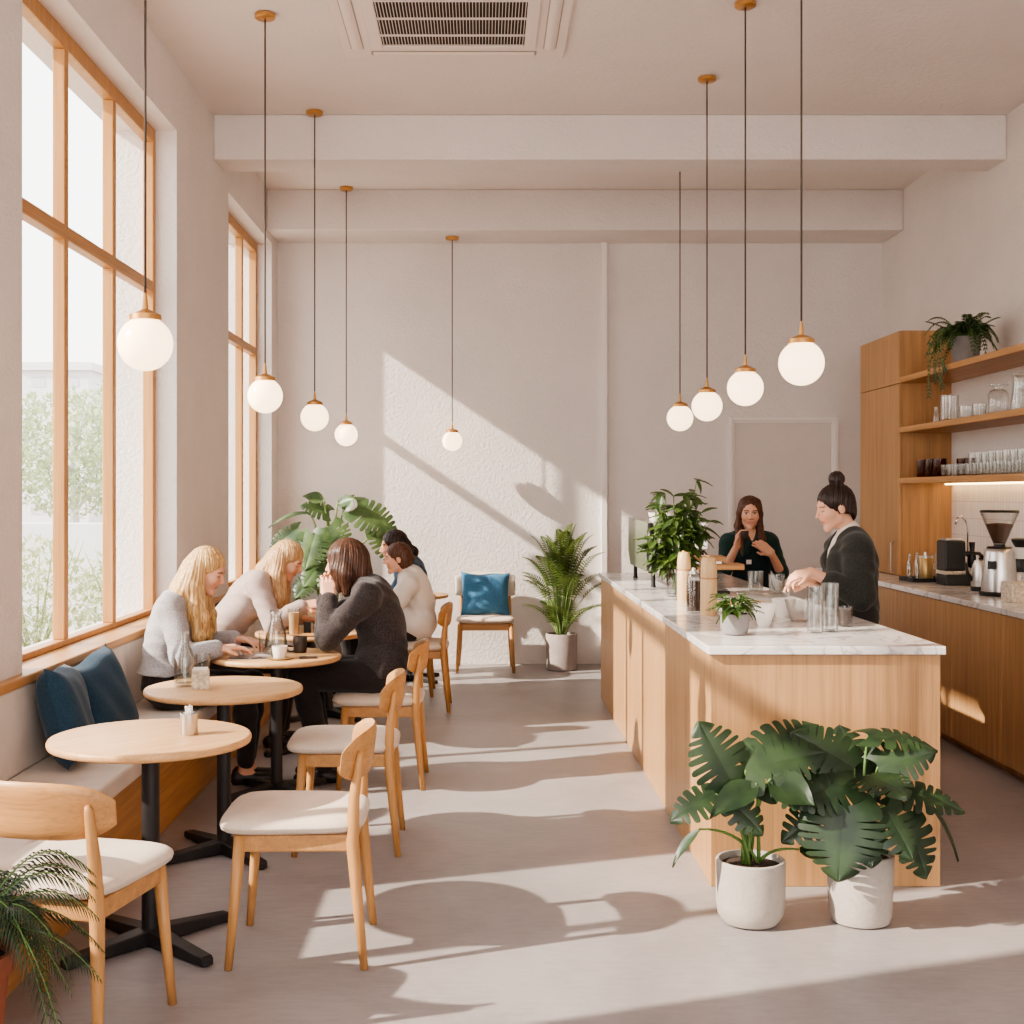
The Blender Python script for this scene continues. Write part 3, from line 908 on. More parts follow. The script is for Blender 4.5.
# glasses, cups and bowls toward the barista
glass_cup('tumbler', 'clear glass by the barista in green, left of its pair', 'glass', (1.72, 8.05, IT), 0.045, 0.05, 0.125, M['glass_thick'])
glass_cup('tumbler', 'clear glass by the barista in green, right of its pair', 'glass', (1.80, 7.82, IT), 0.045, 0.05, 0.12, M['glass_thick'])
def bowl(label, loc, r, h, mat, group=None):
    o = MB().lathe([(0, 0.0), (r*0.45, 0.0), (r*0.5, 0.006), (r*0.8, h*0.5), (r*0.97, h*0.92), (r, h), (r-0.005, h), (r*0.75, h*0.5), (r*0.45, 0.012), (0, 0.01)], 36, close=False).build('bowl', mat, None, auto=60)
    o.location = loc
    return tag(o, label, 'bowl', group)
bowl('white bowl just behind the small grey plant pot on the island', (1.30, 5.90, IT), 0.056, 0.105, M['white_ceramic'])
bowl('wide clear glass bowl behind the white bowl on the island', (1.46, 6.66, IT), 0.14, 0.10, M['glass_thick'])
o = MB().box(-0.13, 0.13, -0.09, 0.09, 0, 0.008).build('serving_board', M['oak_chair_x'], None, bevel=0.003)
o.location = (1.47, 7.15, IT+0.0005); o.rotation_euler = (0, 0, R(12)); tag(o, 'flat wooden board behind the wide glass bowl on the island', 'board')
solid_cup('glass_cup', 'rounded pale glass cup with a handle, left of the tall tumblers', 'cup', (1.525, 6.13, IT), 0.05, 0.075, 0.105, M['glass_thick'], None, handle=True)
solid_cup('glass_cup', 'second rounded pale cup, behind the one with the handle', 'cup', (1.50, 6.36, IT), 0.04, 0.06, 0.09, M['white_ceramic'], None)
glass_cup('tall_tumbler', 'tall clear tumbler at the front of the island, left one of two', 'glass', (1.465, 5.63, IT), 0.034, 0.038, 0.205, M['glass_thick'])
glass_cup('tall_tumbler', 'tall clear tumbler at the front of the island, right one of two', 'glass', (1.545, 5.68, IT), 0.034, 0.038, 0.215, M['glass_thick'])
glass_cup('dark_cup', 'short glass of dark coffee beside the barista with the bun', 'glass', (1.675, 5.90, IT), 0.03, 0.037, 0.092, None, M['coffee'], 0.88)

# ================================================================== BACK WORKTOP
t = thing('serving_tray', 'black tray on the right-hand worktop near the tall cupboard', 'tray', (3.23, 9.36, BT), R(4))
tr = MB()
tr.box(-0.135, 0.145, -0.13, 0.13, 0, 0.012)
for (x0, x1, y0, y1) in ((-0.135, 0.145, -0.13, -0.12), (-0.135, 0.145, 0.12, 0.13), (-0.135, -0.125, -0.12, 0.12), (0.135, 0.145, -0.12, 0.12)):
    tr.box(x0, x1, y0, y1, 0.012, 0.028)
tr.build('tray', M['black'], t, bevel=0.003)
TB = BT+0.0125
t = thing('gold_canister', 'gold canister in the middle of the black tray', 'canister', (3.235, 9.34, TB))
MB().lathe([(0.052, 0), (0.054, 0.004), (0.054, 0.155), (0.05, 0.16)], 28).build('body', M['gold'], t, auto=40)
MB().lathe([(0.05, 0.16), (0.05, 0.172), (0.012, 0.176), (0.01, 0.2), (0.004, 0.203)], 24).build('lid', M['steel'], t, auto=40)
for i, (x, y, h_, l) in enumerate([(3.13, 9.37, 0.19, 'slim clear bottle at the left end of the black tray'), (3.158, 9.29, 0.2, 'slim clear bottle on the black tray, just left of the gold canister'), (3.315, 9.39, 0.19, 'slim clear bottle on the black tray, just right of the gold canister'), (3.332, 9.29, 0.2, 'slim clear bottle at the right end of the black tray')]):
    o = MB().lathe(bottle_prof(0.022, h_, 0.011, 0.6, 0.75), 16, close=False).build('bottle', M['glass_thick'], None, auto=50)
    o.location = (x, y, TB); tag(o, l, 'bottle', 'bottles on the black tray')

cm_dx = 0
cm = thing('coffee_maker', 'black drip coffee maker on the right-hand worktop, left of the kettle', 'coffee maker', (3.31, 9.0, BT))
MB().box(-0.085, 0.15, -0.10, 0.10, 0.0, 0.075).build('base', M['black_plastic'], cm, bevel=0.008)
MB().box(-0.085, 0.06, -0.09, 0.09, 0.10, 0.31).build('tower', M['black_plastic'], cm, bevel=0.012)
MB().box(-0.087, 0.03, -0.085, 0.085, 0.0755, 0.0995).build('light_band', M['linen'], cm, bevel=0.003)
MB().lathe([(0.02, 0.12), (0.03, 0.13), (0.026, 0.2), (0.016, 0.24), (0.02, 0.30)], 16, (0.125, -0.03, 0.0)).build('side_arm', M['black_plastic'], cm, auto=50)
MB().box(0.0605, 0.125, -0.03, 0.0, 0.20, 0.235).build('arm_bracket', M['black_plastic'], cm, bevel=0.004)
MB().lathe([(0.028, 0.0755), (0.04, 0.09), (0.043, 0.14), (0.036, 0.16)], 20, (0.095, 0.03, 0.0)).build('glass_pot', M['glass_thick'], cm, auto=50)
MB().box(-0.07, 0.045, -0.07, 0.07, 0.3105, 0.325).build('lid', M['steel'], cm, bevel=0.004)
t = thing('tap', 'slim chrome swan-neck tap behind the coffee maker', 'tap', (3.47, 9.14, BT))
MB().lathe([(0.022, 0), (0.022, 0.02), (0.012, 0.03)], 16).build('base', M['chrome'], t, auto=40)
MB().tube([(0, 0, 0.02), (0, 0, 0.40), (-0.015, 0, 0.45), (-0.05, -0.01, 0.475), (-0.085, -0.02, 0.46), (-0.095, -0.02, 0.42)], 0.009, 10).build('spout', M['chrome'], t, smooth=True)
MB().tube([(0.01, 0, 0.03), (0.05, -0.01, 0.10)], 0.005, 8).build('lever', M['chrome'], t, smooth=True)
t = thing('kettle', 'steel kettle with black handle between coffee maker and grinder', 'kettle', (3.28, 8.42, BT), R(180))
MB().lathe([(0.06, 0), (0.064, 0.01), (0.064, 0.03)], 28).build('base', M['black_plastic'], t, auto=40)
MB().lathe([(0.06, 0.0305), (0.062, 0.04), (0.054, 0.16), (0.04, 0.2), (0.02, 0.206)], 28).build('body', M['steel'], t, auto=50)
MB().tube([(-0.035, 0, 0.20), (0.01, 0, 0.245), (0.07, 0, 0.25), (0.10, 0, 0.235)], [0.012, 0.012, 0.011, 0.009], 10).build('handle', M['black_plastic'], t, smooth=True)
MB().tube([(0.052, 0, 0.07), (0.088, 0, 0.12), (0.098, 0, 0.185)], [0.013, 0.010, 0.008], 10).build('spout', M['black_plastic'], t, smooth=True)
MB().lathe([(0.012, 0.206), (0.014, 0.214), (0.008, 0.222)], 14).build('knob', M['black_plastic'], t, auto=50)

g = thing('coffee_grinder', 'steel coffee grinder with a clear hopper of beans on the right-hand worktop', 'coffee grinder', (3.25, 8.04, BT))
MB().lathe([(0.115, 0), (0.12, 0.006), (0.12, 0.02), (0.112, 0.026)], 36).build('foot', M['black_plastic'], g, auto=40)
MB().lathe([(0.108, 0.0265), (0.108, 0.05), (0.09, 0.27), (0.084, 0.29), (0.075, 0.296)], 40).build('body', M['steel'], g, auto=50)
MB().lathe([(0.072, 0.2965), (0.076, 0.302), (0.07, 0.308), (0.035, 0.31), (0.035, 0.322)], 28).build('collar', M['black_plastic'], g, auto=50)
MB().lathe([(0.036, 0.322), (0.113, 0.515), (0.113, 0.52), (0.110, 0.52), (0.034, 0.324)], 36, close=False).build('hopper', M['glass'], g, auto=50)
MB().lathe([(0.0325, 0.326), (0.082, 0.448), (0.02, 0.455)], 32).build('beans', M['beans'], g, auto=50)
MB().lathe([(0.116, 0.5205), (0.118, 0.527), (0.112, 0.536), (0.02, 0.538)], 36).build('lid', M['black_plastic'], g, auto=50)
MB().box(-0.105, -0.058, -0.1, -0.075, 0.17, 0.22).build('display', M['black_plastic'], g, bevel=0.003)
t = thing('pour_over_brewer', 'black and clear brewer behind the grinder, cut by the right picture edge', 'coffee brewer', (3.52, 8.32, BT))
MB().lathe([(0.055, 0), (0.058, 0.01), (0.05, 0.11), (0.04, 0.13)], 24).build('server', M['glass_thick'], t, auto=50)
MB().lathe([(0.06, 0.131), (0.062, 0.14), (0.062, 0.21), (0.058, 0.215)], 24).build('band', M['black_plastic'], t, auto=40)
MB().lathe([(0.04, 0.216), (0.05, 0.29)], 24).build('filter', M['paper'], t, auto=40)
MB().lathe([(0.052, 0.291), (0.075, 0.33), (0.075, 0.345), (0.06, 0.35)], 24).build('cone', M['black_plastic'], t, auto=40)
t = thing('storage_basket', 'woven linen basket in front of the grinder, at the right picture edge', 'basket', (3.17, 7.56, BT), R(4))
b = MB()
b.box(-0.075, 0.15, -0.07, 0.07, 0, 0.012)
for (x0, x1, y0, y1) in ((-0.075, 0.15, -0.07, -0.06), (-0.075, 0.15, 0.06, 0.07), (-0.075, -0.065, -0.06, 0.06), (0.14, 0.15, -0.06, 0.06)):
    b.box(x0, x1, y0, y1, 0.012, 0.12)
b.build('basket', M['linen'], t, bevel=0.004)
MB().box(-0.06, 0.135, -0.055, 0.055, 0.013, 0.095).build('cloths', M['bench'], t, bevel=0.01)

# ================================================================== SHELF CONTENTS
# middle shelf
z = SH[1] + 0.0005
def shelf_item(name, label, cat, y, x, prof, mat, group='glassware on the middle shelf', n=24):
    o = MB().lathe(prof, n, close=False).build(name, mat, None, auto=50)
    o.location = (x, y, z)
    return tag(o, label, cat, group)
shelf_item('bottle', 'tiny clear bottle at the far left of the middle shelf', 'bottle', 9.36, 3.32, bottle_prof(0.02, 0.12, 0.012, 0.45, 0.65), M['glass_thick'])
shelf_item('vase', 'square-shouldered clear cylinder vase on the middle shelf, under the fern', 'vase', 9.12, 3.33, [(0, 0.001), (0.062, 0.001), (0.064, 0.006), (0.064, 0.185), (0.06, 0.185), (0.06, 0.014), (0, 0.014)], M['glass_thick'])
tum = [(0, 0.001), (0.042, 0.001), (0.045, 0.006), (0.048, 0.09), (0.045, 0.09), (0.041, 0.012), (0, 0.012)]
shelf_item('tumbler', 'low clear tumbler on the middle shelf, right beside the cylinder vase', 'glass', 8.83, 3.34, tum, M['glass_thick'])
shelf_item('tumbler', 'low clear tumbler on the middle shelf, left beside the stoppered bottle', 'glass', 8.62, 3.35, tum, M['glass_thick'])
shelf_item('decanter', 'clear decanter with a flat stopper on the middle shelf', 'decanter', 8.33, 3.36, [(0, 0.001), (0.06, 0.001), (0.064, 0.008), (0.064, 0.13), (0.05, 0.155), (0.026, 0.165), (0.024, 0.185), (0.06, 0.187), (0.06, 0.195), (0, 0.196)], M['glass_thick'])
shelf_item('carafe', 'slender clear carafe on the middle shelf, right of the decanter', 'carafe', 8.12, 3.43, bottle_prof(0.055, 0.17, 0.035, 0.5, 0.75), M['glass_thick'])
shelf_item('jug', 'large clear jug on the middle shelf, second from the picture edge', 'jug', 7.98, 3.36, [(0, 0.001), (0.062, 0.001), (0.066, 0.01), (0.05, 0.14), (0.045, 0.2), (0.056, 0.23), (0.053, 0.23), (0.042, 0.2), (0.046, 0.14), (0.06, 0.014), (0, 0.014)], M['glass_thick'])
shelf_item('bottle', 'tall clear bottle on the middle shelf at the picture edge', 'bottle', 7.76, 3.33, bottle_prof(0.04, 0.29, 0.022, 0.6, 0.78), M['glass_thick'])
# bottom shelf: amber glasses, then tumblers in two rows
z = SH[2] + 0.0005
amb = [(0, 0.001), (0.043, 0.001), (0.046, 0.006), (0.048, 0.135), (0.045, 0.135), (0.042, 0.012), (0, 0.012)]
for i, (x, y, l) in enumerate([(3.35, 9.72, 'brown glass tumbler at the far left end of the bottom shelf'), (3.36, 9.57, 'brown glass tumbler second from the left on the bottom shelf'), (3.37, 9.42, 'brown glass tumbler third from the left on the bottom shelf'), (3.52, 9.36, 'brown glass tumbler in the back row of the bottom shelf'), (3.53, 9.23, 'brown glass tumbler in the back row of the bottom shelf, beside the clear ones')]):
    o = MB().lathe(amb, 24, close=False).build('amber_tumbler', M['amber'], None, auto=50)
    o.location = (x, y, z); tag(o, l, 'glass', 'brown glasses on the bottom shelf')
low = [(0, 0.001), (0.031, 0.001), (0.034, 0.005), (0.04, 0.085), (0.037, 0.085), (0.031, 0.012), (0, 0.012)]
tall = [(0, 0.001), (0.034, 0.001), (0.037, 0.006), (0.043, 0.165), (0.040, 0.165), (0.034, 0.014), (0, 0.014)]
g0 = None
names = ['first', 'second', 'third', 'fourth', 'fifth', 'sixth', 'seventh', 'eighth', 'ninth', 'tenth', 'eleventh', 'twelfth', 'thirteenth', 'fourteenth']
for i in range(13):
    y = 9.19 - 0.115*i
    lab = 'low clear tumbler in the front row of the bottom shelf, %s from the left' % names[i]
    if g0 is None:
        g0 = MB().lathe(low, 22, close=False).build('tumbler', M['glass_thick'], None, auto=50)
        o = g0
    else:
        o = g0.copy(); COL.objects.link(o)
    o.location = (3.335, y, z); tag(o, lab, 'glass', 'low tumblers on the bottom shelf')
g0 = None
for i in range(10):
    y = 9.02 - 0.118*i
    lab = 'tall clear tumbler in the back row of the bottom shelf, %s from the left' % names[i]
    if g0 is None:
        g0 = MB().lathe(tall, 22, close=False).build('tumbler', M['glass_thick'], None, auto=50)
        o = g0
    else:
        o = g0.copy(); COL.objects.link(o)
    o.location = (3.47, y, z); tag(o, lab, 'glass', 'tall tumblers on the bottom shelf')
# ================================================================== PLANTS
def bez(p0, p1, p2, n):
    p0, p1, p2 = Vector(p0), Vector(p1), Vector(p2)
    return [(p0*(1-t)**2 + p1*2*t*(1-t) + p2*t*t) for t in [i/n for i in range(n+1)]]

def frame(d, up):
    d = Vector(d).normalized(); up = Vector(up)
    r = d.cross(up)
    if r.length < 1e-4: r = d.cross(Vector((0.3, 1, 0)))
    r.normalize()
    u = r.cross(d).normalized()
    return d, r, u

def monstera_leaf(mb, base, d, up, L, W, droop=0.35, slots=5, seed=0, fold=0.12, split=0.34):
    """heart-shaped blade whose margin is cut into lobes by slots reaching in toward the midrib"""
    rg = random.Random(seed)
    d, r, u = frame(d, up)
    base = Vector(base)
    for s in (-1, 1):
        cs = [0.13 + 0.70*(i+0.5)/slots + rg.uniform(-0.018, 0.018) for i in range(slots)]
        sp = [split + rg.uniform(-0.07, 0.14) for _ in cs]
        wd = [0.026*rg.uniform(0.7, 1.25)*5/slots for _ in cs]
        def P(t, v):
            t = min(1.0, max(0.0, t))
            w_ = W*0.53*(math.sin(PI*min(1, (t*0.92+0.08))**0.72)**0.75)*(1-0.22*t**3) if t < 1 else 0.0
            back = 0.20*L*v*v*(1-t)**3
            y = L*(t + 0.16*v*(1-t)*t*1.6) - back
            zz = -droop*L*(t**2)*0.55 - fold*W*(v**2) + 0.06*W*v
            return base + d*(y*(1-0.12*droop*t)) + r*(s*w_*v) + u*zz
        def hw(i, v):
            if i < 0 or i >= len(cs): return 0.0
            q = max(0.0, (v-sp[i])/(1-sp[i]))
            return wd[i]*q**0.45*(0.75+0.25*q) if q > 0 else 0.0
        ed = [0.0] + cs + [1.0]
        for k in range(len(ed)-1):
            nu, nv = (8 if k in (0, len(ed)-2) else 6), 11
            def fn(a, b, k=k):
                v = b
                t0 = ed[k] + hw(k-1, v); t1 = ed[k+1] - hw(k, v)
                edge = abs(2*a-1)
                if (k == 0 and a < 0.5) or (k == len(ed)-2 and a > 0.5): edge *= 0.0
                v2 = v*(1 - 0.09*edge**3*v**3)
                return P(t0 + (t1-t0)*a, v2)
            if s > 0: mb.grid(fn, nu, nv)
            else: mb.grid(lambda a, b, fn=fn: fn(1-a, b) if False else fn(a, b), nu, nv)

def plain_leaf(mb, base, d, up, L, W, droop=0.2, n=6):
    d, r, u = frame(d, up)
    base = Vector(base)
    def P(a, b):
        t = b; x = (2*a-1)
        w_ = W*0.5*math.sin(PI*(0.04+0.96*t)**0.8)
        return base + d*(L*t) + r*(x*w_) + u*(-droop*L*t*t - 0.15*W*(1-abs(x)) )
    mb.grid(P, 4, n)

def pinnate(mb, path, widths, n=30, lw=0.02, up=(0,0,1), droop=0.25, vee=0.35, sweep=0.9):
    """frond: leaflets off both sides of a curved rachis"""
    N = len(path)-1
    for i in range(n):
        t = 0.12 + 0.88*i/(n-1)
        f_ = t*N; k = min(N-1, int(f_)); a = f_-k
        p = path[k]*(1-a) + path[k+1]*a
        tan = (path[min(N, k+1)] - path[k]).normalized()
        dd, r, u = frame(tan, up)
        L = widths(t)
        for s in (-1, 1):
            dirv = (r*s + dd*sweep*(0.5+0.6*t) + u*vee).normalized()
            n2 = dirv.cross(dd).normalized()
            e1 = p + dirv*L*0.5 - Vector((0, 0, droop*L*0.15))
            e2 = p + dirv*L - Vector((0, 0, droop*L))
            wd = dd*lw*0.5
            mb.add([p - wd*0.4, p + wd*0.6, e1 + wd, e1 - wd, e2 + wd*0.05], [(0,1,2,3), (3,2,4)])

def pot(t, prof, mat, soil_r, soil_z):
    MB().lathe(prof, 44, close=False).build('pot', mat, t, auto=35)
    MB().lathe([(0, soil_z-0.01), (soil_r, soil_z-0.01), (soil_r, soil_z), (soil_r*0.5, soil_z+0.008), (0, soil_z+0.01)], 30, close=False).build('soil', M['soil'], t, smooth=True)

def monstera(label, loc, leaves, prof, pmat, soil_r, soil_z, lmat, smat, cat='plant', stem_r=0.006, name='potted_monstera'):
    """leaves: (tip-of-stalk xyz, blade direction, up, length, width, droop, slots)"""
    t = thing(name, label, cat, loc)
    pot(t, prof, pmat, soil_r, soil_z)
    fo = MB(); st = MB()
    for i, (p, d, up, L, W, dr, sl) in enumerate(leaves):
        p = Vector(p)
        rr = random.Random(i*7+3)
        a = rr.uniform(0, 2*PI)
        b = Vector((math.cos(a)*soil_r*0.28, math.sin(a)*soil_r*0.28, soil_z))
        mid = b*0.45 + p*0.55 + Vector((0, 0, 0.22*(p-b).length)) - Vector(((p-b).x*0.25, (p-b).y*0.25, 0))
        st.tube(bez(b, mid, p, 9), [stem_r*(1.25-0.6*k/9) for k in range(10)], 6)
        if sl > 0: monstera_leaf(fo, p, d, up, L, W, dr, sl, i+int(loc[0]*100))
        else: plain_leaf(fo, p, d, up, L, W, dr)
    st.build('stem', smat, t, smooth=True)
    fo.build('foliage', lmat, t, smooth=True)
    return t

# --- two concrete pots in front of the island
p1 = [(0, 0), (0.07, 0), (0.1, 0.008), (0.119, 0.035), (0.126, 0.075), (0.127, 0.232), (0.124, 0.236), (0.115, 0.236), (0.113, 0.2), (0, 0.2)]
lv = [
 ((-0.085, -0.07, 0.535), (-0.42, -0.05, 0.80), (0.15, -1.0, 0.05), 0.25, 0.22, 0.15, 6),
 ((-0.03, -0.06, 0.575), (0.88, -0.15, 0.30), (-0.15, -0.8, 0.55), 0.31, 0.23, 0.35, 7),
 ((0.02, 0.03, 0.60), (0.75, 0.1, 0.45), (-0.3, -0.75, 0.6), 0.30, 0.20, 0.35, 6),
 ((-0.145, -0.09, 0.495), (-0.82, -0.3, -0.25), (-0.15, -0.6, 0.75), 0.20, 0.15, 0.45, 5),
 ((0.0, -0.10, 0.535), (-0.75, -0.45, -0.15), (-0.1, -0.6, 0.8), 0.20, 0.12, 0.4, 0),
 ((0.05, -0.11, 0.555), (0.55, -0.5, -0.15), (0.1, -0.75, 0.6), 0.17, 0.15, 0.3, 0),
 ((-0.09, -0.11, 0.47), (0.55, -0.3, -0.5), (0.1, -0.85, 0.4), 0.16, 0.13, 0.3, 4),
 ((-0.20, -0.06, 0.36), (-0.75, -0.2, -0.55), (-0.6, -0.3, 0.7), 0.16, 0.055, 0.3, 0),
 ((0.06, -0.05, 0.53), (0.85, -0.25, -0.05), (0.0, -0.7, 0.7), 0.27, 0.19, 0.4, 6),
 ((0.17, -0.04, 0.28), (0.8, -0.3, 0.1), (0, -0.5, 0.9), 0.12, 0.09, 0.3, 0),
]
monstera('monstera in a rounded pale concrete pot, left one before the island', (0.99, 4.72, 0), lv, p1, M['concrete_pot'], 0.113, 0.212, M['monstera'], M['stem'])
p2 = [(0, 0), (0.09, 0), (0.106, 0.006), (0.114, 0.03), (0.1225, 0.25), (0.12, 0.254), (0.111, 0.254), (0.108, 0.2), (0, 0.2)]
lv = [
 ((-0.10, -0.14, 0.46), (-0.16, -0.35, -0.9), (-0.18, -0.95, 0.35), 0.27, 0.30, 0.2, 7),
 ((-0.03, -0.03, 0.57), (-0.75, -0.1, 0.5), (0.25, -0.9, 0.35), 0.27, 0.20, 0.3, 6),
 ((-0.10, 0.02, 0.60), (-0.8, 0.0, 0.30), (0.2, -0.7, 0.65), 0.25, 0.17, 0.4, 6),
 ((0.03, 0.0, 0.685), (0.93, -0.1, 0.05), (0.0, -0.35, 0.95), 0.27, 0.15, 0.5, 5),
 ((0.05, -0.05, 0.58), (0.85, -0.2, 0.32), (-0.1, -0.85, 0.5), 0.22, 0.17, 0.3, 6),
 ((-0.05, -0.08, 0.53), (-0.85, -0.3, -0.1), (0, -0.75, 0.65), 0.27, 0.20, 0.35, 6),
 ((0.0, -0.1, 0.56), (0.15, -0.6, 0.05), (0, -0.6, 0.8), 0.24, 0.2, 0.35, 5),
 ((0.10, -0.05, 0.49), (0.85, -0.3, 0.0), (0.1, -0.55, 0.8), 0.27, 0.16, 0.5, 6),
 ((0.14, -0.10, 0.40), (0.28, -0.25, -0.88), (0.25, -0.93, 0.2), 0.22, 0.18, 0.15, 5),
 ((0.22, -0.04, 0.47), (0.62, -0.2, -0.65), (0.5, -0.3, 0.7), 0.25, 0.06, 0.3, 0),
 ((0.05, -0.12, 0.45), (0.35, -0.5, -0.65), (0.1, -0.8, 0.5), 0.21, 0.19, 0.3, 5),
 ((0.0, 0.06, 0.54), (-0.1, 0.3, 0.6), (0, -0.9, 0.5), 0.20, 0.18, 0.3, 5),
 ((-0.02, -0.08, 0.43), (0.0, -0.5, -0.45), (0, -0.7, 0.7), 0.22, 0.2, 0.3, 5),
 ((-0.16, -0.08, 0.43), (-0.75, -0.35, -0.4), (-0.1, -0.8, 0.5), 0.20, 0.15, 0.35, 5),
 ((0.02, 0.02, 0.50), (0.55, 0.1, 0.4), (0, -0.85, 0.5), 0.2, 0.17, 0.3, 5),
]
monstera('bushy dark monstera in a straight pale concrete pot, right one before the island', (1.40, 4.74, 0), lv, p2, M['concrete_pot'], 0.109, 0.232, M['monstera'], M['stem'])

# --- tall pale monstera in the window corner
p3 = [(0, 0), (0.13, 0), (0.15, 0.01), (0.17, 0.36), (0.166, 0.365), (0.155, 0.365), (0.15, 0.3), (0, 0.3)]
lv = [
 ((0.00, -0.05, 1.42), (-0.75, -0.2, 0.35), (0.1, -0.75, 0.6), 0.26, 0.20, 0.5, 5),
 ((0.24, -0.05, 1.46), (0.72, -0.15, -0.35), (0.25, -0.8, 0.55), 0.44, 0.34, 0.35, 7),
 ((0.00, -0.12, 1.30), (0.42, -0.3, -0.75), (0.0, -0.95, 0.3), 0.30, 0.32, 0.15, 6),
 ((0.42, -0.1, 1.26), (0.50, -0.2, -0.75), (0.45, -0.8, 0.35), 0.34, 0.24, 0.25, 6),
 ((-0.16, -0.1, 1.42), (-0.9, -0.2, 0.05), (0.0, -0.35, 0.95), 0.34, 0.10, 0.45, 0),
 ((-0.24, -0.15, 1.27), (-0.72, -0.25, -0.45), (-0.3, -0.8, 0.5), 0.34, 0.26, 0.3, 6),
 ((-0.10, -0.2, 1.23), (-0.20, -0.4, -0.8), (-0.1, -0.9, 0.4), 0.33, 0.32, 0.2, 6),
 ((-0.04, -0.08, 1.53), (-0.6, -0.2, 0.25), (0.1, -0.85, 0.5), 0.17, 0.12, 0.4, 0),
 ((0.08, -0.08, 1.50), (0.5, -0.4, 0.25), (0, -0.85, 0.5), 0.17, 0.12, 0.3, 0),
 ((0.05, -0.18, 1.06), (-0.15, -0.5, -0.75), (0, -0.9, 0.4), 0.26, 0.24, 0.3, 5),
 ((0.10, -0.12, 1.08), (0.45, -0.4, -0.6), (0, -0.85, 0.5), 0.24, 0.2, 0.3, 5),
 ((-0.06, -0.15, 0.98), (-0.45, -0.4, -0.6), (0, -0.9, 0.45), 0.26, 0.22, 0.3, 5),
 ((0.02, -0.2, 0.92), (0.15, -0.5, -0.75), (0, -0.9, 0.4), 0.26, 0.22, 0.3, 5),
 ((0.16, -0.15, 0.90), (0.6, -0.4, -0.4), (0, -0.8, 0.6), 0.22, 0.18, 0.3, 5),
 ((-0.14, -0.12, 0.86), (-0.5, -0.4, -0.6), (0, -0.9, 0.5), 0.24, 0.2, 0.3, 5),
 ((0.12, 0.0, 1.44), (0.3, -0.2, 0.5), (0, -0.9, 0.4), 0.16, 0.12, 0.3, 0),
]
monstera('tall pale green monstera in the window corner behind the seated guests', (-1.33, 11.15, 0), lv, p3, M['stone_pot'], 0.152, 0.33, M['monstera_light'], M['stem_light'], stem_r=0.011)

# --- areca palm by the back wall
t = thing('potted_palm', 'feathery palm in a grey stone pot against the back wall', 'plant', (0.715, 11.52, 0))
pot(t, [(0, 0), (0.125, 0), (0.138, 0.008), (0.142, 0.32), (0.138, 0.326), (0.128, 0.326), (0.125, 0.28), (0, 0.28)], M['stone_pot'], 0.126, 0.30)
fo = MB(); st = MB(); rg = random.Random(5)
for i in range(34):
    a = 2*PI*i/34*2.6 + rg.uniform(-0.2, 0.2)
    q = i % 5
    lean = [0.10, 0.24, 0.37, 0.50, 0.46][q] + rg.uniform(-0.04, 0.04)
    H = [1.02, 0.97, 0.86, 0.66, 0.36][q] * rg.uniform(0.92, 1.05)
    dx, dy = math.cos(a), math.sin(a)*0.5 - 0.15
    b = Vector((dx*0.035, dy*0.035, 0.30))
    m_ = Vector((dx*lean*0.30, dy*lean*0.35, 0.30+H*0.80))
    e_ = Vector((dx*lean*1.10, dy*lean*1.0, 0.30+H*(1.0-lean*0.30)))
    if e_.y > 0.28: e_.y = 0.28
    if e_.x < -0.34: e_.x = -0.34
    path = bez(b, m_, e_, 14)
    st.tube(path, [0.007*(1-0.75*k/14) for k in range(15)], 5)
    pinnate(fo, path[2 if q == 4 else 5:], lambda t_: 0.20*math.sin(PI*(0.14+0.82*t_))**0.7*(0.65+0.35*(1-t_)), 19, 0.014, (0, 0, 1), 0.30, 0.25, 0.5)
st.build('stem', M['stem_light'], t, smooth=True)
fo.build('foliage', M['palm'], t)

# --- fern in a terracotta pot at the lower left
t = thing('potted_fern', 'feathery fern in a terracotta pot at the lower left corner', 'plant', (-1.31, 3.16, 0))
pot(t, [(0, 0), (0.09, 0), (0.1, 0.006), (0.135, 0.40), (0.15, 0.40), (0.152, 0.45), (0.138, 0.45), (0.13, 0.4), (0, 0.4)], M['terracotta'], 0.131, 0.42)
fo = MB(); st = MB(); rg = random.Random(11)
for i in range(36):
    a = 2*PI*i/36*3.3 + rg.uniform(-0.15, 0.15)
    Lf = rg.uniform(0.24, 0.36)
    H = rg.uniform(0.05, 0.34) if i % 2 else rg.uniform(-0.36, -0.02)
    dx, dy = math.cos(a), math.sin(a)*0.8
    if dx > 0.2: Lf *= 1.2
    b = Vector((dx*0.03, dy*0.03, 0.42))
    m_ = Vector((dx*Lf*0.5, dy*Lf*0.5, 0.42+abs(H)*1.1+0.14))
    e_ = Vector((dx*Lf, dy*Lf, 0.42+H*0.8))
    path = bez(b, m_, e_, 16)
    st.tube(path, [0.0035*(1-0.7*k/16) for k in range(17)], 5)
    pinnate(fo, path[2:], lambda t_: 0.075*math.sin(PI*(0.1+0.88*t_))**0.7, 30, 0.0065, (0, 0, 1), 0.45, 0.05, 1.0)
st.build('stem', M['stem'], t, smooth=True)
fo.build('foliage', M['fern'], t)

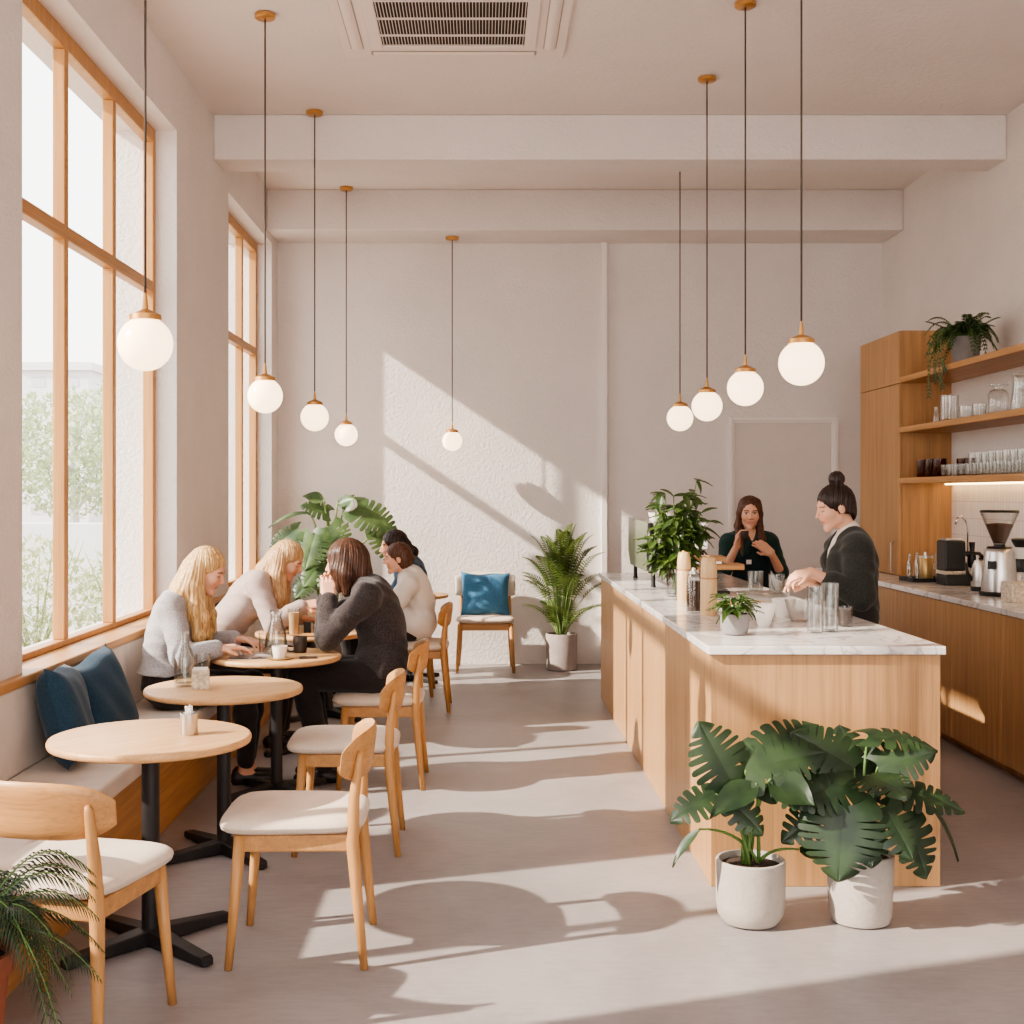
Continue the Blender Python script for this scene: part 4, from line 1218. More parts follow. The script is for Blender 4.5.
# --- trailing fern on the top shelf
t = thing('potted_fern', 'dark trailing fern in a grey pot on the top wall shelf', 'plant', (3.42, 9.05, SH[0]))
pot(t, [(0, 0), (0.075, 0), (0.085, 0.006), (0.105, 0.2), (0.101, 0.204), (0.093, 0.204), (0.09, 0.17), (0, 0.17)], M['grey_pot'], 0.092, 0.185)
fo = MB(); st = MB(); rg = random.Random(21)
for i in range(54):
    a = 2*PI*i/54*3.7 + rg.uniform(-0.2, 0.2)
    Lf = rg.uniform(0.16, 0.29)
    dx, dy = math.cos(a), math.sin(a)
    if dx > 0: Lf = min(Lf, 0.22)
    b = Vector((dx*0.03, dy*0.03, 0.185))
    m_ = Vector((dx*Lf*0.55, dy*Lf*0.55, 0.185+rg.uniform(0.10, 0.24)))
    e_ = Vector((dx*Lf, dy*Lf, 0.185+rg.uniform(-0.14, 0.16)))
    path = bez(b, m_, e_, 10)
    st.tube(path, 0.003, 4)
    pinnate(fo, path[1:], lambda t_: 0.046*math.sin(PI*(0.1+0.86*t_))**0.6, 16, 0.012, (0, 0, 1), 0.3, 0.1, 0.7)
for i in range(4):          # long trailing strands over the shelf edge
    y = [0.10, 0.02, -0.05, -0.10][i]
    ln = [0.20, 0.10, 0.16, 0.05][i]
    path = bez((-0.05, y*0.5, 0.19), (-0.25, y, 0.36), (-0.215, y*1.3, 0.06), 6) + bez((-0.213, y*1.35, 0.03), (-0.21, y*1.5, -ln*0.5), (-0.206+0.012*math.sin(i), y*1.6, -ln), 8)
    st.tube(path, 0.003, 4)
    pinnate(fo, path[2:], lambda t_: 0.030+0.008*math.sin(9*t_), 13, 0.013, (0.7, 0.3, 0.3), 0.6, 0.1, 0.4)
st.build('stem', M['stem'], t, smooth=True)
fo.build('foliage', M['shelf_fern'], t)

# --- leafy branches in a clear vase on the island
t = thing('vase_of_greenery', 'leafy green branches in a clear glass vase on the island', 'plant', (1.16, 7.62, IT))
MB().lathe([(0, 0.001), (0.062, 0.001), (0.066, 0.008), (0.064, 0.2), (0.07, 0.235), (0.067, 0.235), (0.061, 0.2), (0.062, 0.014), (0, 0.014)], 30, close=False).build('vase', M['glass_thick'], t, auto=50)
MB().lathe([(0.06, 0.015), (0.06, 0.13)], 24).build('water', M['water'], t, auto=40)
fo = MB(); st = MB(); rg = random.Random(31)
for i in range(22):
    a = 2*PI*i/22*2.7
    sp_ = rg.uniform(0.05, 0.165); H = rg.uniform(0.24, 0.60) if i % 2 else rg.uniform(0.14, 0.40)
    dx, dy = math.cos(a), math.sin(a)*0.8
    path = bez((dx*0.01, dy*0.01, 0.02), (dx*0.035, dy*0.035, 0.22), (dx*sp_, dy*sp_, 0.1+H), 10)
    st.tube(path, [0.004*(1-0.5*k/10) for k in range(11)], 5)
    for k in range(5, 11):
        for s in (-1, 1, 0):
            if rg.random() < 0.15: continue
            p = path[k]
            dd = Vector((dx*0.5+rg.uniform(-0.8, 0.8), dy*0.5+rg.uniform(-0.8, 0.8), rg.uniform(-0.75, 0.45)))
            plain_leaf(fo, p, dd, (0, -0.3, 1), rg.uniform(0.07, 0.115), rg.uniform(0.034, 0.054), 0.3, 4)
for (x, y, zz) in ((-0.02, 0.0, 0.60), (0.07, 0.02, 0.58), (0.14, -0.03, 0.50), (0.03, 0.05, 0.52), (0.19, 0.0, 0.45)):
    path = bez((0, 0, 0.03), (x*0.3, y*0.3, 0.3), (x, y, zz), 8)
    st.tube(path, 0.0035, 5)
    for k in (5, 6, 7, 8):
        for s in (-1, 1):
            plain_leaf(fo, path[k], (s*rg.uniform(0.4, 1), rg.uniform(-0.5, 0.3), rg.uniform(-0.3, 0.7)), (0, -0.5, 1), rg.uniform(0.085, 0.125), rg.uniform(0.032, 0.05), 0.35, 5)
st.build('stem', M['stem'], t, smooth=True)
fo.build('foliage', M['vase_leaf'], t, smooth=True)

# --- small plant in a grey pot near the island's front corner
t = thing('potted_plant', 'small leafy plant in a round grey pot on the front of the island', 'plant', (1.095, 5.55, IT))
pot(t, [(0, 0), (0.04, 0), (0.052, 0.006), (0.06, 0.03), (0.062, 0.09), (0.059, 0.093), (0.054, 0.093), (0.052, 0.075), (0, 0.075)], M['grey_pot'], 0.053, 0.082)
fo = MB(); st = MB(); rg = random.Random(41)
for i in range(48):
    a = 2*PI*i/48*3.1
    el = rg.uniform(0.02, 0.13)
    q = rg.uniform(0.01, 0.06)
    p = Vector((math.cos(a)*q, math.sin(a)*q, 0.095+el*0.6))
    dd = (math.cos(a), math.sin(a), rg.uniform(-0.75, 0.55))
    st.tube([(math.cos(a)*0.01, math.sin(a)*0.01, 0.082), p], 0.002, 4)
    plain_leaf(fo, p, dd, (0, 0, 1), rg.uniform(0.05, 0.085), rg.uniform(0.026, 0.04), 0.35, 4)
st.build('stem', M['stem'], t, smooth=True)
fo.build('foliage', M['vase_leaf'], t, smooth=True)
# ================================================================== PEOPLE
# Each body is one continuous skin: tapered limbs, torso, head and fingers blended in a distance field and
# meshed as a single surface; clothes and hair are surfaces of the same kind laid over it.
def V(*a): return np.array(a, dtype=np.float64)
def nrm(v): return v / (np.linalg.norm(v) + 1e-12)
def lerp(a, b, t): return a*(1-t) + b*t

class Field:
    def __init__(s): s.p = []
    def cone(s, a, b, ra, rb, k=0.02, op='add'):
        a = np.asarray(a, float); b = np.asarray(b, float)
        m = max(ra, rb)
        s.p.append(('cone', (a, b, ra, rb), np.minimum(a, b)-m, np.maximum(a, b)+m, k, op)); return s
    def chain(s, pts, rad, k=0.02, op='add'):
        for i in range(len(pts)-1): s.cone(pts[i], pts[i+1], rad[i], rad[i+1], k, op)
        return s
    def ell(s, c, r, ax=None, k=0.03, op='add'):
        c = np.asarray(c, float); r = np.asarray(r, float)
        ax = np.eye(3) if ax is None else ax
        ext = np.sqrt(((ax * r[:, None])**2).sum(0))
        s.p.append(('ell', (c, r, ax), c-ext, c+ext, k, op)); return s
    def ball(s, c, r, k=0.02, op='add'): return s.ell(c, (r, r, r), None, k, op)
    def floor(s, z):
        s.p.append(('floor', (z,), None, None, 0, 'cut')); return s

def field_mesh(fd, h, disp=None):
    adds = [q for q in fd.p if q[5] == 'add']
    lo = np.min([q[2] for q in adds], 0) - 4*h; hi = np.max([q[3] for q in adds], 0) + 4*h
    n = np.ceil((hi-lo)/h).astype(int) + 1
    F = np.full(n, 0.5, np.float32)
    axs = [lo[i] + h*np.arange(n[i]) for i in range(3)]
    for typ, dat, a, b, k, op in fd.p:
        if typ == 'floor':
            F = np.maximum(F, (dat[0]-axs[2])[None, None, :].astype(np.float32)); continue
        pad = k + 4*h
        i0 = np.clip(np.floor((a-pad-lo)/h).astype(int), 0, n-1)
        i1 = np.clip(np.ceil((b+pad-lo)/h).astype(int)+1, 1, n)
        if np.any(i1 <= i0): continue
        X = axs[0][i0[0]:i1[0]][:, None, None]; Y = axs[1][i0[1]:i1[1]][None, :, None]; Z = axs[2][i0[2]:i1[2]][None, None, :]
        if typ == 'cone':
            A, B, ra, rb = dat
            ba = B-A; L2 = ba.dot(ba) + 1e-12
            px, py, pz = X-A[0], Y-A[1], Z-A[2]
            t = np.clip((px*ba[0]+py*ba[1]+pz*ba[2])/L2, 0, 1)
            d = np.sqrt((px-t*ba[0])**2 + (py-t*ba[1])**2 + (pz-t*ba[2])**2) - (ra+(rb-ra)*t)
        else:
            c, r, ax = dat
            px, py, pz = X-c[0], Y-c[1], Z-c[2]
            q = [(px*ax[i][0]+py*ax[i][1]+pz*ax[i][2]) for i in range(3)]
            k0 = np.sqrt((q[0]/r[0])**2 + (q[1]/r[1])**2 + (q[2]/r[2])**2)
            k1 = np.sqrt((q[0]/r[0]**2)**2 + (q[1]/r[1]**2)**2 + (q[2]/r[2]**2)**2) + 1e-9
            d = k0*(k0-1)/k1
        sl = (slice(i0[0], i1[0]), slice(i0[1], i1[1]), slice(i0[2], i1[2]))
        f = F[sl]; d = d.astype(np.float32)
        if op == 'add':
            hh = np.maximum(k-np.abs(f-d), 0)/max(k, 1e-6)
            F[sl] = np.minimum(f, d) - hh*hh*k*0.25
        else:
            d = -d
            hh = np.maximum(k-np.abs(f-d), 0)/max(k, 1e-6)
            F[sl] = np.maximum(f, d) + hh*hh*k*0.25
    if disp is not None:
        F += disp(axs[0][:, None, None], axs[1][None, :, None], axs[2][None, None, :]).astype(np.float32)
    S = F < 0
    c = np.zeros(n-1, np.int8)
    for i in (0, 1):
        for j in (0, 1):
            for k in (0, 1):
                c += S[i:n[0]-1+i, j:n[1]-1+j, k:n[2]-1+k]
    act = np.argwhere((c > 0) & (c < 8))
    ai, aj, ak = act.T
    acc = np.zeros((len(act), 3)); cnt = np.zeros(len(act))
    cor = {(i, j, k): F[ai+i, aj+j, ak+k] for i in (0, 1) for j in (0, 1) for k in (0, 1)}
    for axn in range(3):
        for u in (0, 1):
            for v in (0, 1):
                p0 = [0, 0, 0]; o1, o2 = [q for q in range(3) if q != axn]
                p0[o1] = u; p0[o2] = v
                p1 = list(p0); p1[axn] = 1
                f0, f1 = cor[tuple(p0)], cor[tuple(p1)]
                m = (f0 < 0) != (f1 < 0)
                t = np.where(m, f0/np.where(m, f0-f1, 1), 0)
                for q in range(3):
                    acc[:, q] += np.where(m, p0[q] + (t if q == axn else 0), 0)
                cnt += m
    vert = lo + h*(act + acc/cnt[:, None])
    idx = np.full(n-1, -1, np.int64); idx[ai, aj, ak] = np.arange(len(act))
    quads = []
    for axn in range(3):
        sl0 = [slice(None)]*3; sl1 = [slice(None)]*3
        sl0[axn] = slice(0, n[axn]-1); sl1[axn] = slice(1, n[axn])
        e = np.argwhere(S[tuple(sl0)] != S[tuple(sl1)])
        o1, o2 = (axn+1) % 3, (axn+2) % 3
        ok = (e[:, o1] > 0) & (e[:, o2] > 0) & (e[:, o1] < n[o1]-1) & (e[:, o2] < n[o2]-1)
        e = e[ok]
        fl = S[e[:, 0], e[:, 1], e[:, 2]]
        def cell(d1, d2):
            q = e.copy(); q[:, o1] -= d1; q[:, o2] -= d2
            return idx[q[:, 0], q[:, 1], q[:, 2]]
        qd = np.stack([cell(1, 1), cell(0, 1), cell(0, 0), cell(1, 0)], 1)
        qd[~fl] = qd[~fl][:, ::-1]
        quads.append(qd)
    return vert, np.concatenate(quads)

def link_mesh(name, vert, quads, org, mat, parent, tone=None):
    me = bpy.data.meshes.new(name)
    vv = (vert - np.asarray(org)).astype(np.float32)
    me.vertices.add(len(vv)); me.vertices.foreach_set('co', vv.ravel())
    me.loops.add(quads.size); me.loops.foreach_set('vertex_index', quads.ravel().astype(np.int32))
    me.polygons.add(len(quads))
    me.polygons.foreach_set('loop_start', np.arange(0, quads.size, 4, dtype=np.int32))
    me.polygons.foreach_set('use_smooth', np.ones(len(quads), bool))
    me.update(calc_edges=True); me.validate()
    if tone is not None:
        a = me.color_attributes.new('tone', 'FLOAT_COLOR', 'POINT')
        a.data.foreach_set('color', np.concatenate([tone, np.ones((len(tone), 1))], 1).astype(np.float32).ravel())
    me.materials.append(mat)
    ob = bpy.data.objects.new(name, me)
    COL.objects.link(ob)
    ob.parent = parent
    return ob

def head_frame(f, up=(0, 0, 1), roll=0.0):
    f = nrm(np.asarray(f, float)); r = nrm(np.cross(f, np.asarray(up, float))); u = np.cross(r, f)
    if roll:
        r2 = r*math.cos(roll)+u*math.sin(roll); u = np.cross(r2, f); r = r2
    return np.stack([r, f, u])          # rows: right, forward, up

def add_head(fd, c, A, s, neck):
    W = lambda x, y, z: c + s*(A[0]*x + A[1]*y + A[2]*z)
    fd.ell(W(0, -0.014, 0.035), s*V(0.074, 0.093, 0.083), A, 0.03)
    fd.ell(W(0, 0.032, -0.030), s*V(0.054, 0.054, 0.072), A, 0.03)
    fd.cone(W(-0.040, 0.005, -0.062), W(0, 0.068, -0.096), 0.017*s, 0.015*s, 0.022)
    fd.cone(W(0.040, 0.005, -0.062), W(0, 0.068, -0.096), 0.017*s, 0.015*s, 0.022)
    for q in (-1, 1):
        fd.ball(W(q*0.033, 0.062, -0.022), 0.025*s, 0.03)
    fd.cone(W(-0.034, 0.073, 0.027), W(0.034, 0.073, 0.027), 0.012*s, 0.012*s, 0.02)
    for q in (-1, 1):
        fd.ell(W(q*0.031, 0.098, 0.008), s*V(0.017, 0.02, 0.010), A, 0.014, 'sub')
        fd.ball(W(q*0.031, 0.0705, 0.007), 0.0125*s, 0.006)
    fd.cone(W(0, 0.088, 0.015), W(0, 0.109, -0.022), 0.0065*s, 0.009*s, 0.009)
    fd.cone(W(-0.009, 0.094, -0.027), W(0.009, 0.094, -0.027), 0.0075*s, 0.0075*s, 0.008)
    fd.cone(W(-0.017, 0.081, -0.052), W(0.017, 0.081, -0.052), 0.0068*s, 0.0068*s, 0.008)
    fd.cone(W(-0.014, 0.080, -0.063), W(0.014, 0.080, -0.063), 0.0075*s, 0.0075*s, 0.008)
    for q in (-1, 1):
        fd.ell(W(q*0.074, -0.008, -0.004), s*V(0.011, 0.019, 0.031), A, 0.008)
    fd.cone(W(0, -0.030, -0.045), neck, 0.043*s, 0.049*s, 0.028)

def add_hand(fd, w, d, n, thumb, curl=(0.5, 0.55, 0.6, 0.7), s=1.0, spread=0.0, thumb_in=0.35):
    """w wrist, d along the hand, n out of the palm, thumb = +1/-1 side along d x n"""
    d = nrm(np.asarray(d, float)); n = np.asarray(n, float); n = nrm(n - d*n.dot(d)); sd = np.cross(d, n)*thumb
    ln = [(0.043, 0.026, 0.020), (0.047, 0.030, 0.021), (0.044, 0.028, 0.020), (0.034, 0.021, 0.018)]
    for i in range(4):
        off = 0.031 - 0.0205*i
        kb = w + (d*(0.086 - 0.004*abs(i-1.3)) + sd*off)*s
        fd.cone(w + sd*off*0.62*s, kb, 0.0155*s, 0.0115*s, 0.014)
        a = curl[i]*0.7; p = kb; dirv = nrm(d + sd*(1.5-i)*spread)
        for j, L in enumerate(ln[i]):
            q = p + nrm(dirv*math.cos(a) + n*math.sin(a))*L*s
            fd.cone(p, q, (0.0098-0.0011*j)*s, (0.0088-0.0011*j)*s, 0.005)
            p = q; a += curl[i]
    p = w + (d*0.022 + sd*0.026)*s
    q = p + nrm(d*0.75 + sd*0.65 + n*thumb_in)*0.045*s
    r_ = q + nrm(d*0.95 + sd*0.12 + n*thumb_in*1.3)*0.032*s
    fd.cone(w + sd*0.01*s, p, 0.016*s, 0.0145*s, 0.012)
    fd.cone(p, q, 0.0135*s, 0.0105*s, 0.010); fd.cone(q, r_, 0.0105*s, 0.0085*s, 0.005)

def add_torso(fd, J, g=0.0, bust=True, k=0.06, s=1.0):
    P, N, SL, SR = J['P'], J['N'], J['SL'], J['SR']
    up = nrm(N-P); lat = nrm(SR-SL); fw = nrm(np.cross(up, lat)); lat = np.cross(fw, up)
    A = np.stack([lat, fw, up])
    bend = J.get('bend', 0.0)
    B = lerp(P, N, 0.40) - fw*bend; C = lerp(P, N, 0.70) - fw*bend*0.7
    hl = nrm(J['HR']-J['HL'])
    Ap = np.stack([hl, nrm(np.cross(V(0, 0, 1), hl)), V(0, 0, 1)])
    fd.ell(P + V(0, 0, 0.015), s*V(0.158+g, 0.112+g, 0.115+g), Ap, k)
    fd.ell(B, s*V(0.128+g, 0.098+g, 0.15+g), A, k)
    fd.ell(C, s*V(0.148+g, 0.106+g, 0.165+g), A, k)
    fd.cone(SL, SR, (0.050+g)*s, (0.050+g)*s, 0.05)
    fd.cone(lerp(SL, N, 0.35), N - up*0.01, (0.040+g*0.7)*s, (0.034+g*0.4)*s, 0.04)
    fd.cone(lerp(SR, N, 0.35), N - up*0.01, (0.040+g*0.7)*s, (0.034+g*0.4)*s, 0.04)
    if bust:
        for q in (-1, 1):
            fd.ball(C + fw*0.072*s + lat*q*0.066*s - up*0.005, (0.052+g)*s, 0.035)
    return A

def add_arm(fd, S, E, Wr, g=0.0, end=1.0, s=1.0, k=0.03):
    """end: 1 sleeve to the wrist, 0.5 to the elbow"""
    fd.cone(S, lerp(S, E, min(1, end*2)), (0.050+g)*s, (0.050+g)*s + ((0.039+g)*s-(0.050+g)*s)*min(1, end*2), k)
    if end > 0.5:
        t = (end-0.5)*2
        fd.cone(E, lerp(E, Wr, t), (0.039+g)*s, ((0.039+g)+(0.0265-0.039)*t)*s, k*0.7)

def add_leg(fd, H, K, A_, g=0.0, s=1.0, end=1.0, k=0.04):
    fd.cone(H, K, (0.084+g)*s, (0.057+g)*s, k)
    m = lerp(K, A_, 0.32) 
    fd.cone(K, m, (0.055+g)*s, (0.052+g)*s, k*0.6)
    fd.cone(m, lerp(m, A_, end), (0.052+g)*s, (0.036+g)*s, k*0.6)

SKIN_MAT = mat_skin('skin')
def person(label, org, J, face, skin, head_s=1.0, s=1.0, bust=True, hands=None, parts=None, lids=True, brow=lin(96, 66, 48), roll=0.0, h=0.0045, lip=lin(190, 108, 98)):
    t = thing('person', label, 'person', (org[0], org[1], 0))
    o = V(org[0], org[1], 0)
    A = head_frame(face, (0, 0, 1), roll)
    Hc = J['H']
    fd = Field()
    add_torso(fd, J, 0.0, bust, 0.06, s)
    for q in 'LR':
        add_arm(fd, J['S'+q], J['E'+q], J['W'+q], 0.0, 1.0, s)
        add_leg(fd, J['H'+q], J['K'+q], J['A'+q], 0.0, s)
        toe = J['T'+q]
        fd.cone(J['A'+q], J['A'+q] + V(0, 0, -0.035), 0.034*s, 0.03*s, 0.02)
        fd.cone(J['A'+q] + V(0, 0, -0.045) - nrm(toe-J['A'+q])*V(1, 1, 0)*0.03, toe, 0.030*s, 0.021*s, 0.03)
    add_head(fd, Hc, A, head_s, J['N'] - nrm(J['N']-J['P'])*0.02)
    for hd in (hands or []):
        add_hand(fd, *hd[0], **hd[1])
    fd.floor(0.004)
    v, q = field_mesh(fd, h)
    # tones: skin everywhere, then lips, brows, lashes by position on the head
    loc = (v - Hc) @ A.T / head_s
    x, y, z = loc.T
    tone = np.tile(np.array(skin[:3]), (len(v), 1))
    def paint(m, c, a=1.0): tone[m] = tone[m]*(1-a) + np.array(c[:3])*a
    near = (np.abs(x) < 0.09) & (np.abs(z) < 0.14) & (np.abs(y) < 0.14)
    fr = near & (y > 0.045)
    ck = fr & (((np.abs(x)-0.036)/0.022)**2 + ((z+0.03)/0.02)**2 < 1)
    paint(ck, mul(skin, 0.92) if False else (skin[0]*1.0, skin[1]*0.86, skin[2]*0.84, 1), 0.6)
    lp = fr & ((x/0.024)**2 + ((z+0.0575)/0.0105)**2 < 1) & (y > 0.062)
    paint(lp, lip, 0.8)
    bw = fr & (np.abs(np.abs(x)-0.031) < 0.018) & (np.abs(z - 0.0285 + 3.0*(np.abs(x)-0.03)**2*4) < 0.0042)
    paint(bw, brow, 0.85)
    if lids:
        ey = fr & (((np.abs(x)-0.031)/0.0155)**2 + ((z-0.003)/0.0042)**2 < 1)
        paint(ey, lin(70, 46, 38), 0.8)
    else:
        ew = fr & (((np.abs(x)-0.031)/0.0145)**2 + ((z-0.007)/0.0062)**2 < 1)
        paint(ew, lin(222, 210, 204), 0.9)
        ei = fr & (((np.abs(x)-0.031)/0.0062)**2 + ((z-0.007)/0.0062)**2 < 1)
        paint(ei, lin(52, 36, 30), 1.0)
        ul = fr & (((np.abs(x)-0.031)/0.0165)**2 + ((z-0.0135)/0.0032)**2 < 1)
        paint(ul, lin(64, 44, 36), 0.8)
    link_mesh('body', v, q, o, SKIN_MAT, t, tone)
    for nm, fld, mat, hh, disp in (parts or []):
        v, q = field_mesh(fld, hh, disp)
        link_mesh(nm, v, q, o, mat, t)
    return t

def folds(amp, fx, fy, fz, ph=0.0):
    return lambda X, Y, Z: amp*np.sin(X*fx + Y*fy + Z*fz + ph + 1.7*np.sin(Z*23+X*11))*np.cos(Z*fz*0.6 - X*fx*0.5 + Y*19)
def strands(c, A, amp=0.0017, n=44):
    def f(X, Y, Z):
        x = (X-c[0])*A[0][0] + (Y-c[1])*A[0][1]; y = (X-c[0])*A[1][0] + (Y-c[1])*A[1][1] + 0*Z
        ph = np.arctan2(x, y+0.012)
        return amp*np.sin(ph*n + 2.5*np.sin((Z-c[2])*17) ) + amp*0.6*np.sin(ph*n*0.43+1.0+1.5*np.sin((Z-c[2])*9))
    return f

def hair_cap(c, A, s, face_y=0.088, long=True, hairline=0.0):
    f = Field()
    W = lambda x, y, z: c + s*(A[0]*x + A[1]*y + A[2]*z)
    f.ell(W(0, -0.018, 0.040), s*V(0.086, 0.099, 0.089), A, 0.02)
    f.ell(W(0, -0.05, -0.02), s*V(0.078, 0.062, 0.085), A, 0.03)
    f.ell(W(0, face_y, -0.040+hairline), s*V(0.060, 0.070, 0.098), A, 0.018, 'sub')
    return f, W

def shoes(J, col_mat, s=1.0, low=False):
    f = Field()
    for q in 'LR':
        a, t_ = J['A'+q], J['T'+q]
        dirv = nrm((t_-a)*V(1, 1, 0))
        heel = V(a[0], a[1], 0.034) - dirv*0.045
        f.cone(heel, V(t_[0], t_[1], 0.028), 0.036*s, 0.030*s, 0.02)
        f.cone(V(a[0], a[1], 0.05), heel, (0.036 if low else 0.042)*s, 0.036*s, 0.02)
    f.floor(0.001)
    return f

def trousers(J, g=0.012, s=1.0, end=0.98):
    f = Field()
    P = J['P']
    hl = nrm(J['HR']-J['HL'])
    Ap = np.stack([hl, nrm(np.cross(V(0, 0, 1), hl)), V(0, 0, 1)])
    f.ell(P + V(0, 0, 0.015), s*V(0.158+g, 0.112+g, 0.115+g), Ap, 0.05)
    for q in 'LR': add_leg(f, J['H'+q], J['K'+q], J['A'+q], g, s, end)
    return f

def top(J, g=0.016, s=1.0, bust=True, end=0.97, hem=0.0, arm_g=None, k=0.06):
    f = Field()
    add_torso(f, J, g, bust, k, s)
    for q in 'LR': add_arm(f, J['S'+q], J['E'+q], J['W'+q], g if arm_g is None else arm_g, end, s)
    if hem: f.ell(J['P'] + V(0, 0, hem), V(0.178, 0.135, 0.10)*s, np.stack([nrm(J['HR']-J['HL']), nrm(np.cross(V(0, 0, 1), nrm(J['HR']-J['HL']))), V(0, 0, 1)]), 0.05)
    return f

FAIR = lin(222, 170, 142); FAIR2 = lin(214, 160, 132); TAN = lin(214, 160, 132)
BLONDE = mat_hair('blonde_hair', lin(150, 108, 66), lin(226, 188, 132))
ASH = mat_hair('ash_blonde_hair', lin(146, 108, 74), lin(212, 174, 130))
BROWN = mat_hair('brown_hair', lin(50, 33, 26), lin(92, 62, 46))
CHEST = mat_hair('chestnut_hair', lin(58, 38, 30), lin(108, 72, 54))
DARKH = mat_hair('dark_hair', lin(28, 20, 18), lin(58, 40, 34))
KNIT_GREY = mat_fabric('grey_marl_knit', lin(166, 160, 160), 0.24, 0.5, 150)
KNIT_BEIGE = mat_fabric('beige_pink_knit', lin(178, 158, 149), 0.1, 0.4, 160)
CARDI = mat_fabric('charcoal_knit', lin(64, 57, 56), 0.35, 0.6, 130)
TEE = mat_fabric('white_cotton', lin(226, 216, 206), 0.04, 0.2, 200)
BLUE_SHIRT = mat_fabric('blue_cotton', lin(62, 84, 104), 0.1, 0.3, 150)
GREEN_TOP = mat_fabric('bottle_green_cotton', lin(40, 62, 58), 0.16, 0.3, 150)
APRON = mat_fabric('dark_apron', lin(30, 44, 46), 0.12, 0.3, 120)
DARK_SHIRT = mat_fabric('dark_olive_grey_knit', lin(54, 54, 50), 0.22, 0.4, 130)
BLACKT = mat_fabric('black_trousers', lin(50, 44, 43), 0.16, 0.3, 140)
SHOE = mat_plain('black_leather', lin(38, 32, 32), 0.4)

# ---------------------------------------------------------------- blonde woman in grey, on the bench
J = dict(P=V(-1.675, 6.78, 0.565), N=V(-1.575, 6.78, 1.045), H=V(-1.455, 6.765, 1.175),
         SL=V(-1.61, 6.945, 0.995), SR=V(-1.61, 6.615, 0.995),
         EL=V(-1.50, 7.00, 0.765), ER=V(-1.535, 6.535, 0.755), WL=V(-1.325, 6.90, 0.80), WR=V(-1.355, 6.585, 0.785),
         HL=V(-1.63, 6.87, 0.548), HR=V(-1.63, 6.69, 0.548), KL=V(-1.255, 6.99, 0.545), KR=V(-1.255, 6.80, 0.545),
         AL=V(-1.30, 7.10, 0.085), AR=V(-1.285, 6.97, 0.085), TL=V(-1.16, 7.12, 0.03), TR=V(-1.13, 6.98, 0.03), bend=0.04)
A = head_frame((0.90, -0.08, -0.42)); c = J['H']
hf, W = hair_cap(c, A, 0.98, 0.094)
hf.ell(W(0, 0.082, -0.047), V(0.11, 0.066, 0.088), A, 0.012, 'sub')
for sd in (-1, 1):
    y = sd
    hf.chain([c+V(-0.045, y*0.060, 0.04), c+V(-0.055, y*0.080, -0.08), c+V(-0.045, y*0.098, -0.20), c+V(-0.02, y*0.098, -0.34), c+V(-0.005, y*0.095, -0.42)], [0.030, 0.036, 0.038, 0.028, 0.007], 0.03)
    hf.chain([c+V(-0.01, y*0.074, 0.03), c+V(-0.012, y*0.078, -0.10), c+V(0.012, y*0.088, -0.24), c+V(0.03, y*0.088, -0.34)], [0.013, 0.018, 0.022, 0.006], 0.02)
hf.chain([c+V(-0.07, 0, 0.0), c+V(-0.115, 0, -0.10), c+V(-0.17, -0.02, -0.20), c+V(-0.20, -0.02, -0.32)], [0.07, 0.07, 0.06, 0.02], 0.04)
hf.chain([c+V(-0.08, -0.05, -0.03), c+V(-0.13, -0.10, -0.15), c+V(-0.12, -0.135, -0.27)], [0.05, 0.045, 0.012], 0.03)
person('blonde woman in a grey knit jumper on the bench, reading at the third table', (-1.675, 6.78), J, A[1], FAIR,
       hands=[((J['WR'], (0.75, 0.25, 0.05), (0.1, 0.1, -1), -1), dict(curl=(0.28, 0.35, 0.42, 0.5))),
              ((J['WL'], (0.8, -0.25, -0.05), (0.1, -0.1, -1), 1), dict(curl=(0.35, 0.4, 0.45, 0.5)))],
       parts=[('jumper', top(J, 0.018, arm_g=0.020, end=0.96, hem=0.05).floor(0.635), KNIT_GREY, 0.006, folds(0.0035, 31, 37, 43)),
              ('trousers', trousers(J, end=0.84), BLACKT, 0.007, folds(0.003, 23, 31, 27)),
              ('shoes', shoes(J, SHOE, 1.0, True), SHOE, 0.005, None),
              ('hair', hf, BLONDE, 0.0045, strands(c, A))])

# ---------------------------------------------------------------- blonde woman in beige, leaning over the fourth table
J = dict(P=V(-1.665, 8.02, 0.565), N=V(-1.335, 8.02, 1.06), H=V(-1.215, 8.0, 1.165),
         SL=V(-1.375, 8.185, 1.03), SR=V(-1.375, 7.845, 1.03),
         EL=V(-1.34, 8.27, 0.79), ER=V(-1.27, 7.77, 0.79), WL=V(-1.14, 8.13, 0.795), WR=V(-1.10, 7.84, 0.895),
         HL=V(-1.61, 8.11, 0.548), HR=V(-1.61, 7.93, 0.548), KL=V(-1.23, 8.14, 0.545), KR=V(-1.23, 7.93, 0.545),
         AL=V(-1.28, 8.20, 0.085), AR=V(-1.28, 7.98, 0.085), TL=V(-1.13, 8.21, 0.03), TR=V(-1.13, 7.99, 0.03), bend=0.05)
A = head_frame((0.86, -0.10, -0.50)); c = J['H']
hf, W = hair_cap(c, A, 0.98, 0.094)
hf.ell(W(0, 0.082, -0.047), V(0.11, 0.066, 0.088), A, 0.012, 'sub')
for sd in (-1, 1):
    hf.chain([c+V(-0.045, sd*0.060, 0.04), c+V(-0.055, sd*0.080, -0.09), c+V(-0.05, sd*0.10, -0.22), c+V(-0.03, sd*0.10, -0.34)], [0.030, 0.036, 0.036, 0.008], 0.03)
    hf.chain([c+V(-0.02, sd*0.072, 0.02), c+V(-0.015, sd*0.08, -0.12), c+V(-0.005, sd*0.085, -0.30)], [0.012, 0.020, 0.006], 0.02)
